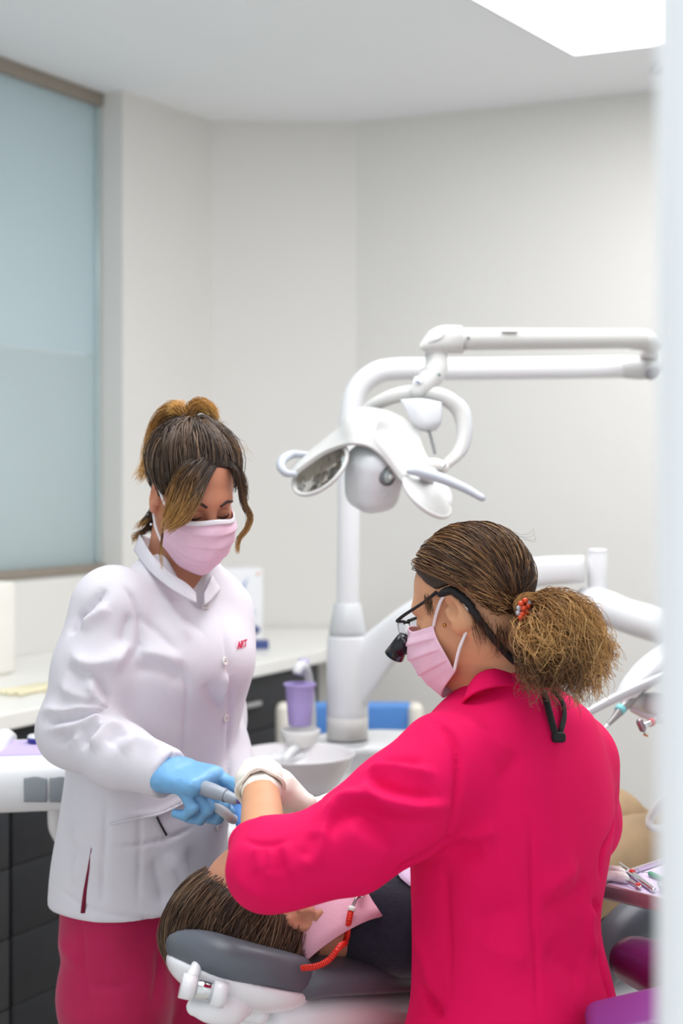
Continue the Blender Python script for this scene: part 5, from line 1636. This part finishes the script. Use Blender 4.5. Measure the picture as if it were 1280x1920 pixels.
# latex gloves
latex = mat('white_latex', (236, 230, 220), .55, vary=.02, nscale=40, bump=.2, bscale=160, sss=.05)
gDL = Vector((.42, .55, -.62)).normalized()
gw = dwrL + Vector((0, .004, .002))
hl_ = make_hand(gw, gDL, (.35, .1, -.8), -1, [(.5, .8, .5), (.55, .9, .5), (.6, .9, .5), (.7, .9, .5)], [(.8, .5, .3), (.9, .1, .4), (.9, -.1, .4)], 1.0, .0095, stub=.030, stub_dir=-(dwrL - delb))
hand_mesh('glove', hl_, .003, latex, dent, .001)
fa = (dwrL - delb).normalized()
a1_, b1_ = fa.orthogonal().normalized(), None
b1_ = fa.cross(a1_)
cuf = []
for i in range(49):
    a = 2 * math.pi * i / 48
    cuf.append(dwrL - fa * (.022 + .003 * math.sin(a * 3 + 1)) + (a1_ * math.cos(a) + b1_ * math.sin(a)) * (.0335 + .0015 * math.sin(a * 5)))
mesh('glove_cuff', *tubeg(cuf, .0028, 8, cap=False), latex, dent)
Vg = []; Fg = []
for i in range(6):
    t = i / 5.0
    for k in range(40):
        a = 2 * math.pi * k / 40
        r = .0330 + .0035 * math.sin(3.14 * t) + .0012 * math.sin(a * 7 + t * 5)
        Vg.append(dwrL + fa * (-.023 + .042 * t) + (a1_ * math.cos(a) + b1_ * math.sin(a)) * r)
for i in range(5):
    for k in range(40): Fg.append((i * 40 + k, i * 40 + (k + 1) % 40, i * 40 + 40 + (k + 1) % 40, i * 40 + 40 + k))
solid(mesh('glove_cuff', Vg, Fg, latex, dent), .001, 0)
gDR = (W(582, 1530, 2.235) - dwrR).normalized()
hr_ = make_hand(dwrR, gDR, (.1, .45, -.9), 1, [(.45, .5, .3), (.6, .8, .5), (.7, .9, .5), (.8, .9, .5)], [(.85, .1, .5), (.95, -.2, .4), (.95, -.25, .3)], .95, .0093, stub=.045)
hand_mesh('glove', hr_, .003, latex, dent, .001)
# steel instrument between the hands
ins = thing('dental_mirror', 'slim steel instrument between the white gloved hands', 'dental instrument', W(560, 1532, 2.2))
mesh('shaft', *tubeg([W(600, 1524, 2.22), W(570, 1531, 2.2), W(540, 1537, 2.18)], [.004, .0038, .0025], 12, 10), steel, ins)
mesh('mirror_head', *latheg([(.0, 0), (.010, 0), (.011, .002), (.010, .0035), (0, .0035)], W(533, 1537, 2.175), (.1, -.4, .9), 24, capb=False, capt=False), chrome, ins)
mesh('grip_band', *tubeg([W(575, 1530, 2.203), W(572, 1530.6, 2.201)], .0046, 12), mat('red_band', (214, 60, 60), .4), ins)

# ---------------- mask, glasses
Vm, Fm = mask_grid(DH, DFS)
mkd = solid(mesh('face_mask', Vm, Fm, mask_m, dent), .0012, 0)
for sd in (-1, 1): ear_loops(DH, DFS, sd, mkd)
blackm = mat('black_strap', (24, 24, 26), .7, vary=.1, bump=.3, bscale=400)
gls = thing('magnifying_glasses', 'black framed magnifying glasses with loupes and neck strap worn over the mask', 'glasses', tow(DH, DFS, (.10, 0, .0)))
for sd in (-1, 1):
    mesh('temple', *tubeg([tow(DH, DFS, (.108, sd * .060, .022)), tow(DH, DFS, (.085, sd * .073, .026)), tow(DH, DFS, (.04, sd * .079, .034)), tow(DH, DFS, (.008, sd * .084, .042))], [.0028, .0024, .0022, .0028], 10, 16), blackm, gls)
    lens = gridg([[tow(DH, DFS, (.124, sd * .008, .020)), tow(DH, DFS, (.122, sd * .035, .022)), tow(DH, DFS, (.108, sd * .061, .020))],
                  [tow(DH, DFS, (.127, sd * .008, .002)), tow(DH, DFS, (.125, sd * .036, .000)), tow(DH, DFS, (.110, sd * .064, .000))],
                  [tow(DH, DFS, (.124, sd * .012, -.014)), tow(DH, DFS, (.121, sd * .034, -.019)), tow(DH, DFS, (.108, sd * .058, -.014))]], 14, 12)
    solid(mesh('lens', *lens, mat('clear_lens', (238, 242, 246), .03, trans=.92, vary=0, ior=1.3), gls), .0016, 0)
    mesh('lens_rim', *tubeg([tow(DH, DFS, (.124, sd * .008, .021)), tow(DH, DFS, (.122, sd * .035, .0232)), tow(DH, DFS, (.108, sd * .061, .021))], .0022, 8, 12), blackm, gls)
    mesh('loupe', *tubeg([tow(DH, DFS, (.120, sd * .031, -.006)), tow(DH, DFS, (.136, sd * .029, -.018)), tow(DH, DFS, (.154, sd * .027, -.031))], [.0095, .0125, .0150], 20), mat('loupe_black', (22, 24, 30), .2), gls)
mesh('bridge', *tubeg([tow(DH, DFS, (.124, -.010, .018)), tow(DH, DFS, (.127, 0, .020)), tow(DH, DFS, (.124, .010, .018))], .0022, 8, 8), blackm, gls)

# ---------------- hair pulled back
HCc, HCr = (-.016, 0, .046), (.105, .082, .094)
def d_hl(x, y=0.0): return np.interp(x, [-.12, -.088, -.055, -.036, .012, .03, .09], [-.07, -.055, -.012, .046, .046, .056, .112])
def f_dcap(P):
    M = np.array([list(a) for a in DFr], dtype=np.float32)
    q = ((P - _v(DH)) @ M.T) / DSc
    d = ell(q, HCc, HCr)
    return smax(d, d_hl(q[:, 0]) + .012 * np.clip((q[:, 0] - .01) / .03, 0, 1) - q[:, 2], .006) * DSc
Vh, Qh = nets(f_dcap, np.array(DH) - .2, np.array(DH) + .2, .0035)
dhair = mesh('hair', smooth_mesh(Vh, Qh, 1), Qh, mat('hair_base_brown_b', (58, 40, 28), .5, vary=.3, nscale=70, bump=.3, bscale=200), dent)
cbv = bvh_of(np.vstack([Vh, Vd2]), np.vstack([Qh, Qd2 + len(Vh)]))
tie = W(984, 1146, 2.005)
tl_ = Vector(tie) - DH
tloc = np.array([tl_.dot(a) for a in DFr]) / DSc
tdir = (tloc - np.array(HCc)) / np.array(HCr); tdir = tdir * np.array(HCr)
n = 3600; S = []
while len(S) < n:
    v = rng.normal(size=3); v /= np.linalg.norm(v)
    loc = np.array(HCc) + v * np.array(HCr)
    if loc[2] > d_hl(loc[0]) - .003: S.append(loc - np.array(HCc))
S = np.array(S)
Ed = tdir[None] / np.linalg.norm(tdir) + rng.normal(size=(n, 3)) * .09
ps_ = scalp_flow(DH, DFS, S, Ed, HCr, HCc, 14, lift=.008, jit=.0045, hl=d_hl, freq=5.0)
kp = scalp_flow.keep; S = S[kp]; n = len(S)
tt = np.linspace(0, 1, 14)
cl_ = vnoise((S * 1.0).astype(np.float32), 75) * .5 + .5
cl_ = np.clip(cl_ * 1.1 - .1 + rng.normal(size=n) * .16, 0, 1)[:, None]
c_ = ramp(np.clip(cl_ * (1.0 - .25 * tt[None]), 0, 1), [(0, (44, 29, 21)), (.35, (88, 60, 41)), (.65, (146, 106, 68)), (1, (216, 172, 116))])
strands('scalp_strands', ps_, np.full((n, 14), .0007), c_, hair_m, dhair)
def lockd(nm, guide, n, s0, s1, curl=.004, fr=1.6, mid=None, stops=None, rad=.0007, k=20, sh=.3):
    p = lock(guide, n, k, s0, s1, curl, fr, mid, sh)
    t = np.linspace(0, 1, k)[None] * .7 + rng.random((n, 1)) * .55 - .1
    strands(nm, p, np.full((n, k), rad) * np.linspace(1, .4, k)[None], ramp(np.clip(t, 0, 1), stops), hair_m, dhair)
GOLD = [(0, (66, 46, 32)), (.35, (140, 100, 60)), (.7, (200, 152, 92)), (1, (232, 190, 130))]
DARK = [(0, (38, 26, 20)), (.5, (80, 56, 38)), (1, (142, 104, 68))]
# solid heart of the ponytail so that the strands do not show daylight
pm = [W(990, 1150, 2.02), W(1030, 1175, 2.015), W(1050, 1215, 2.015), W(1035, 1250, 2.02)]
def f_pony(P): return smin(chain(P, pm, [.014, .030, .034, .024], .03), rcone(P, W(1010, 1180, 2.02), W(1015, 1265, 2.02), .022, .014), .02) + .005 * vnoise(P, 60)
Vh, Qh = nets(f_pony, np.array(pm[1]) - .16, np.array(pm[1]) + .16, .004)
mesh('ponytail_core', Vh, Qh, MATS['hair_base_brown_b'], dhair)
for ex_, ey_, cx_, cy_, num, st_, cu in ((1135, 1245, 1080, 1120, 420, GOLD, .007), (1110, 1285, 1090, 1140, 420, GOLD, .008), (1070, 1305, 1075, 1160, 380, DARK, .009),
                                     (1030, 1300, 1050, 1180, 360, DARK, .008), (995, 1290, 1000, 1200, 320, DARK, .006), (1100, 1215, 1070, 1118, 320, GOLD, .006),
                                     (1060, 1250, 1030, 1150, 360, GOLD, .010), (1020, 1230, 1000, 1160, 260, GOLD, .009)):
    lockd('ponytail', [W(982, 1146, 2.0), W((982 + cx_) / 2, cy_ + 10, 1.985), W(cx_, cy_ + 30, 1.955), W((cx_ + ex_) / 2 + 6, (cy_ + ey_) / 2 + 20, 1.945), W(ex_, ey_, 1.965)], num, .012, .022, cu * 1.5, 2.1, .026, st_, k=26)
for wx, wy in ((1152, 1232), (1145, 1262), (1122, 1300), (1090, 1312), (1150, 1216)):
    lockd('pony_wisp', [W(1075, 1180, 1.95), W(1110, 1215, 1.95), W(wx - 8, wy - 6, 1.955), W(wx, wy, 1.96)], 36, .014, .006, .004, 1.4, .012, GOLD)
lockd('pony_loop', [W(975, 1158, 1.985), W(970, 1135, 1.985), W(982, 1122, 1.985), W(1005, 1124, 1.985), W(1030, 1145, 1.97)], 120, .006, .008, .003, 1.2, .007, GOLD)
lockd('nape_hair', [W(900, 1165, 1.995), W(905, 1190, 2.005), W(912, 1215, 2.015)], 60, .014, .014, .002, 1, stops=[(0, (52, 36, 26)), (1, (120, 86, 60))], rad=.0003)
lockd('nape_hair', [W(935, 1180, 1.995), W(938, 1205, 2.005), W(930, 1222, 2.012)], 80, .016, .014, .002, 1, stops=[(0, (52, 36, 26)), (1, (120, 86, 60))], rad=.0003)
lockd('stray_hair', [W(930, 995, 2.03), W(970, 1002, 2.02), W(1000, 1010, 2.02), W(1003, 996, 2.02)], 4, .006, .010, .004, 1.2, stops=DARK, rad=.0003)
lockd('temple_hair', [W(800, 1122, 2.02), W(803, 1140, 2.02), W(806, 1155, 2.02)], 50, .008, .006, .002, 1, stops=DARK, rad=.0004)
# beaded hair tie
bt_ = thing('hair_tie', 'hair tie of orange and clear beads round the ponytail', 'hair tie', tie)
ob, cbd = mat('bead_orange', (222, 78, 40), .12, trans=.2), mat('bead_clear', (208, 214, 226), .08, trans=.3)
beads = [(976, 1132), (984, 1126), (991, 1130), (998, 1124), (1003, 1130), (973, 1140), (981, 1141), (989, 1137), (972, 1149), (979, 1152), (986, 1148), (992, 1144), (976, 1158), (984, 1157), (1008, 1127)]
for i, (x, y) in enumerate(beads):
    c_b = W(x, y, 1.968 + .004 * (i % 3) + .0012 * max(0, x - 985))
    mesh('bead', *latheg([(0, -.0042), (.0032, -.0026), (.0042, 0), (.0032, .0026), (0, .0042)], c_b, (.3, .2 * (i % 2), 1), 10, capb=False, capt=False), ob if i % 3 != 2 else cbd, bt_)
mesh('elastic', *tubeg([tie + Vector((.7 * math.cos(a), -.2 * math.cos(a), math.sin(a))) * .0 + (Vector((.35, .3, 0)) * math.cos(a) + Vector((-.1, -.1, 1)) * math.sin(a)).normalized() * .019 for a in np.linspace(0, 6.28, 25)], .003, 8, cap=False), blackm, bt_)
# strap of the glasses
sp = surf_line(cbv, [(826, 1114), (842, 1110), (862, 1118), (880, 1140), (905, 1172), (930, 1203), (955, 1232), (970, 1246)], .005, 34)
mesh('strap', *tubeg(sp, list(np.interp(np.linspace(0, 1, len(sp)), [0, .1, .6, 1], [.0045, .0075, .0068, .006])), 12, flat=.8), blackm, gls)
def tun_pt(x, y, off=.006):
    h = pix_hit(tb_, x, y); return (h[0] + h[1] * off) if h[0] is not None else W(x, y, 1.97)
for pts in ([(1014, 1300), (1022, 1330), (1030, 1362), (1035, 1378)], [(1030, 1298), (1048, 1320), (1052, 1345), (1044, 1378)]):
    pl_ = [tun_pt(x, y) for x, y in pts]
    mesh('strap_tail', *tubeg(pl_, .0050, 10, 16, flat=.6), blackm, gls)
mesh('strap_stop', *boxg(tun_pt(1040, 1385, .007), (.019, .012, .014), None, .004, 2), blackm, gls)
he = pix_hit(dbvh, 834, 1172)
if he[0] is not None:
    mesh('earring', *latheg([(0, -.002), (.0022, -.0005), (.0026, .001), (0, .0026)], he[0] + he[1] * .001, he[1], 10, capb=False, capt=False), mat('gold', (206, 176, 96), .2, metal=1), dent)
# ================================================================== instrument tray, unit heads, stool
# tray on the right
tz = .862
def on_z(px, py, z):
    d = (CAMZ - z) * FPX / (py - HORIZON); return Vector(((px - 640) / FPX * d, d, z))
A0 = on_z(1118, 1662, tz); B0 = on_z(1236, 1690, tz); A1 = on_z(1150, 1600, tz)
tx = (B0 - A0).normalized(); ty = Vector((-tx.y, tx.x, 0)); 
tc0 = A0 - tx * .006
tray = thing('instrument_tray', 'steel instrument tray lined with lilac paper beside the pink tunic', 'tray', tc0)
TLn, TWd = .36, .225
cen = tc0 + tx * TLn / 2 + ty * TWd / 2
axt = (tx, ty, Zv)
mesh('tray_base', *boxg(cen - Zv * .012, (TLn, TWd, .012), axt, .004), steel, tray)
tray_m = mat('rosy_steel', (206, 196, 204), .25, metal=.7)
for o_, sz in ((-ty * TWd / 2, (TLn + .01, .006, .022)), (ty * TWd / 2, (TLn + .01, .006, .022)), (-tx * TLn / 2, (.006, TWd, .022)), (tx * TLn / 2, (.006, TWd, .022))):
    mesh('tray_rim', *boxg(cen + o_ - Zv * .004, sz, axt, .002), tray_m, tray)
liner = mesh('paper_liner', *boxg(cen - Zv * .003, (TLn - .012, TWd - .012, .004), axt, .001), lilac, tray)
mesh('paper_upturn', *boxg(cen + ty * (TWd / 2 - .006) + Zv * .012, (TLn - .012, .003, .03), axt, .001), lilac, tray)
mesh('tray_arm', *tubeg([cen - Zv * .02, cen + Vector((.2, .12, -.06)), cen + Vector((.45, .22, -.05)), cen + Vector((.75, .30, .25))], [.022, .024, .026, .026], 16, 20), white_pl, tray)
def T_(px, py, dz=0.0):
    p = on_z(px, py, tz); p.z += dz; return p
cotm = mat('cotton', (244, 242, 240), .95, bump=.6, bscale=300)
for (x0, y0, x1, y1), lb_ in (((1134, 1652, 1170, 1656), 'front white cotton roll on the lilac tray paper'), ((1138, 1642, 1164, 1646), 'rear white cotton roll on the lilac tray paper')):
    mesh('cotton_roll', *tubeg([T_(x0, y0, .008), T_((x0 + x1) / 2, (y0 + y1) / 2 - 1, .0085), T_(x1, y1, .008)], [.0075, .008, .0078], 14, 8, roundcap=True), cotm, label=lb_, cat='cotton roll', group='cotton rolls on the tray', loc=T_(x0, y0))
redm = mat('red_ring', (222, 58, 56), .35)
def instrument(nm, lab, p0, p1, ring=None, r=.0028, extra=None):
    t = thing(nm, lab, 'dental instrument', T_(*p0))
    a, b = T_(*p0, .004), T_(*p1, .004)
    mesh('handle', *tubeg([a, a + (b - a) * .5, b], [r * .55, r, r * .9], 10, 10, roundcap=True), chrome, t)
    if ring is not None:
        q = a + (b - a) * ring; d_ = (b - a).normalized() * .0028
        mesh('colour_ring', *tubeg([q - d_, q + d_], r * 1.7, 12), redm, t)
    return t, a, b
t1, a, b = instrument('dental_probe', 'steel probe with red ring lying across the tray paper', (1162, 1623), (1226, 1672), .37, .0030)
t2, a, b = instrument('dental_excavator', 'hooked steel instrument next to the red-ringed probe', (1177, 1640), (1224, 1674), None, .0034)
mesh('hook', *tubeg([a, a + Vector((-.008, .006, .002)), a + Vector((-.014, .012, .003)), a + Vector((-.012, .022, .003)), a + Vector((-.004, .024, .002))], .0009, 8, 14), chrome, t2)
t3, a, b = instrument('tweezers', 'steel tweezers with red dot beside the cotton rolls', (1158, 1640), (1200, 1668), .92, .0026)
mesh('tine', *tubeg([T_(1160, 1650, .004), T_(1180, 1662, .007), T_(1200, 1671, .004)], .0015, 8, 10), chrome, t3)
fl_ = thing('dental_file', 'green handled wire instrument at the far side of the tray', 'dental instrument', T_(1220, 1645))
mesh('grip', *tubeg([T_(1219, 1643, .004), T_(1250, 1656, .004)], .0042, 12, roundcap=True), mat('green_plastic', (52, 160, 120), .4), fl_)
mesh('wire', *tubeg([T_(1221, 1643, .004), T_(1210, 1640, .004), T_(1200, 1641, .004), T_(1195, 1632, .004)], .0007, 6, 16), steel, fl_)
gc = thing('glass_dish', 'small clear dish at the edge of the tray by the door', 'dish', T_(1254, 1672))
mesh('dish_body', *latheg([(.0, .001), (.014, .001), (.018, .012), (.0165, .012), (.013, .003), (0, .003)], T_(1254, 1672), (0, 0, 1), 24, capb=False, capt=False), mat('dish_glass', (214, 224, 236), .1, trans=.6), gc)
# white cup-shaped holder at the door edge
hw = thing('tray_handle', 'curved white handle beside the tan trousers near the door edge', 'handle', W(1222, 1545, 2.62))
mesh('grip', *tubeg([W(1268, 1488, 2.55), W(1242, 1503, 2.58), W(1221, 1530, 2.6), W(1218, 1548, 2.6), W(1234, 1554, 2.6), W(1262, 1550, 2.6)], [.009, .009, .008, .007, .007, .007], 16, 26, roundcap=True), white_pl, hw)

# doctor's unit head with handpieces at right
du = thing('instrument_delivery_head', 'white unit head holding handpieces beside the ponytail', 'delivery unit', W(1240, 1290, 2.75))
mesh('upper_plate', *gridg([[W(1161, 1310, 2.72), W(1180, 1275, 2.74), W(1215, 1238, 2.78), W(1290, 1190, 2.85)], [W(1168, 1318, 2.66), W(1190, 1290, 2.66), W(1225, 1258, 2.68), W(1300, 1220, 2.72)],
                             [W(1166, 1322, 2.75), W(1190, 1300, 2.80), W(1228, 1270, 2.85), W(1300, 1230, 2.92)]], 18, 14), white_pl, du)
solid(du.children[-1], .012)
mesh('lower_body', *tubeg([W(1192, 1318, 2.74), W(1215, 1322, 2.74), W(1250, 1330, 2.72), W(1320, 1340, 2.7)], [.020, .034, .042, .045], 24, 20, flat=.7, roundcap=True), white_pl, du)
mesh('lower_lip', *tubeg([W(1186, 1330, 2.70), W(1210, 1342, 2.69), W(1250, 1352, 2.68), W(1310, 1360, 2.66)], .006, 10, 14, roundcap=True), mat('pale_pink_grey', (208, 196, 202), .4), du)
mesh('support', *tubeg([W(1330, 1330, 2.7), W(1335, 1270, 2.85), W(1330, 1205, 3.0)], .03, 16, 16), white_pl, du)
hp1 = thing('handpiece', 'long grey handpiece sticking out behind the pink shoulder', 'handpiece', W(1150, 1310, 2.62))
mesh('barrel', *tubeg([W(1090, 1342, 2.55), W(1150, 1310, 2.6), W(1200, 1287, 2.63), W(1260, 1262, 2.68)], [.0075, .0085, .009, .009], 18, 20, roundcap=True), mat('satin_grey', (190, 190, 194), .3, metal=.4), hp1)
hp2 = thing('ultrasonic_scaler', 'slim scaler handpiece with turquoise ring and fine white tip', 'handpiece', W(1150, 1345, 2.670))
mesh('barrel', *tubeg([W(1138, 1360, 2.630), W(1152, 1345, 2.640), W(1166, 1328, 2.650), W(1190, 1303, 2.670), W(1230, 1258, 2.730)], [.0035, .0062, .0092, .0092, .0085], 18, 22), mat('scaler_grey', (150, 146, 146), .3, metal=.5), hp2)
mesh('ring', *tubeg([W(1159.5, 1334, 2.645), W(1166, 1327, 2.650)], .0100, 18), mat('turquoise', (128, 204, 208), .35), hp2)
mesh('tip', *tubeg([W(1124, 1380, 2.620), W(1131, 1369, 2.625), W(1139, 1359, 2.630)], [.0016, .0028, .0036], 12, 10), white_pl, hp2)
hp3 = thing('contra_angle_handpiece', 'contra-angle handpiece with red band and small copper disc brush', 'handpiece', W(1215, 1355, 2.55))
mesh('barrel', *tubeg([W(1207, 1360, 2.5), W(1225, 1353, 2.52), W(1245, 1344, 2.55), W(1300, 1320, 2.62)], [.0048, .0056, .0066, .008], 16, 18), chrome, hp3)
mesh('band', *tubeg([W(1218, 1356, 2.512), W(1224, 1353.5, 2.519)], .0066, 16), mat('red_band2', (190, 40, 46), .35), hp3)
mesh('head', *tubeg([W(1199, 1354, 2.5), W(1204, 1366, 2.5)], .0062, 16, roundcap=True), mat('head_steel', (150, 130, 136), .25, metal=.8), hp3)
mesh('shank', *tubeg([W(1205, 1366, 2.5), W(1210, 1379, 2.5)], .0013, 8), steel, hp3)
mesh('disc', *latheg([(.0, 0), (.0048, .0), (.0048, .0008), (0, .0008)], W(1210, 1379, 2.5), (.25, -.3, 1), 16, capb=False, capt=False), mat('copper', (196, 130, 92), .3, metal=.8), hp3)

# assistant's unit head at left
lu = thing('assistant_unit_head', 'white unit head with grey instrument rests and lilac mat left of the white coat', 'delivery unit', W(70, 1440, 2.62))
def f_lu(P):
    ax_ = (Vector((.98, .18, 0)).normalized(), Vector((-.18, .98, 0)).normalized(), Zv)
    return rbox(P, W(52, 1452, 2.72), (.165, .13, .050), .046, ax_)
cl0 = np.array(W(52, 1452, 2.72))
Vl, Ql = nets(f_lu, cl0 - .22, cl0 + .22, .005)
mesh('housing', smooth_mesh(Vl, Ql, 2), Ql, white_pl, lu)
lbv = bvh_of(Vl, Ql)
for px0, px1 in ((45, 88), (93, 136), (140, 176), (-48, 40)):
    if px0 < 0: continue
    rows_ = []
    for yy in (1457, 1463, 1475, 1490, 1501):
        r_ = []
        for k in range(5):
            xx = px0 + (px1 - px0) * k / 4
            ins_ = 6 * abs(k - 2) ** 2 / 4 if yy == 1457 else 0
            h = pix_hit(lbv, xx, yy + ins_)
            r_.append((h[0] + h[1] * .003) if h[0] is not None else W(xx, yy, 2.6))
        rows_.append(r_)
    solid(mesh('instrument_rest', *gridg(rows_, 12, 14), mid_grey, lu), .005, 0)
zt_ = W(52, 1452, 2.72).z + .0505
mesh('mat', *boxg(W(75, 1400, 2.72) * 1.0 + Vector((0, 0, zt_ - W(75, 1400, 2.72).z)), (.19, .15, .003), (Vector((.98, .18, 0)).normalized(), Vector((-.18, .98, 0)).normalized(), Zv), .001), mat('lilac_mat', (200, 182, 226), .5), lu)
mesh('side_lip', *tubeg([W(-20, 1420, 2.66), W(5, 1385, 2.76), W(20, 1384, 2.82)], [.02, .018, .012], 14, 14, roundcap=True), white_pl, lu)
mesh('unit_arm', *tubeg([W(108, 1500, 2.72), W(106, 1530, 2.72), W(112, 1558, 2.74), W(140, 1590, 2.8), W(220, 1640, 2.95)], [.017, .017, .018, .02, .022], 18, 26), white_pl, lu)
lid = thing('lidded_cup', 'small white jar with navy blue rim on the lilac mat', 'jar', Vector((W(72, 1388, 2.78).x, 2.78, zt_ + .002)))
l0 = Vector((W(74, 1388, 2.76).x, 2.76, zt_ + .002))
BASE[lid] = l0; lid.location = l0
mesh('rim', *latheg([(.0, 0), (.022, 0), (.0225, .010), (.0, .010)], l0, (0, 0, 1), 28, capb=False, capt=False), mat('navy_plastic', (50, 50, 140), .35), lid)
mesh('lid', *latheg([(.0225, .010), (.021, .014), (.0, .016)], l0, (0, 0, 1), 28, capb=False, capt=False), white_pl, lid)

# stool with purple pads under the person in pink
pur = mat('purple_vinyl', (104, 32, 92), .3, vary=.05, bump=.05, bscale=300)
stl = thing('operator_stool', 'purple upholstered stool with padded back and arm under the person in pink', 'stool', (.27, 2.03, 0))
mesh('seat', *latheg([(.0, -.08), (.17, -.08), (.195, -.06), (.20, -.03), (.185, -.004), (.0, 0)], (.27, 2.03, .515), (0, 0, 1), 40, capb=False, capt=False), pur, stl)
mesh('column', *tubeg([(.27, 2.03, .44), (.27, 2.03, .10)], [.028, .03], 18), chrome, stl)
for k in range(5):
    a = 2 * math.pi * k / 5 + .3
    e_ = Vector((.27 + .27 * math.cos(a), 2.03 + .27 * math.sin(a), .06))
    lg = mesh('leg', *tubeg([(.27, 2.03, .10), e_], [.022, .014], 12), steel, stl)
    mesh('castor', *tubeg([e_ + Vector((-.012, 0, -.030)), e_ + Vector((.012, 0, -.030))], .029, 16), dark_m, lg)
mesh('backrest', *tubeg([W(1195, 1802, 2.16), W(1220, 1812, 2.13), W(1270, 1832, 2.07), W(1340, 1850, 2.0)], [.042, .044, .046, .046], 24, 20, roundcap=True, flat=.85), pur, stl)
mesh('arm_pad', *boxg(W(1236, 1915, 1.90), (.19, .10, .055), axes_from(Vector((.95, -.15, .28)), (0, -.2, 1)), .02, 4), mat('purple_vinyl_b', (128, 58, 132), .3, bump=.05, bscale=300), stl)
mesh('back_bar', *tubeg([(.30, 1.99, .45), (.42, 1.90, .46), W(1290, 1900, 2.05), W(1300, 1850, 2.04)], .014, 12, 18), steel, stl)
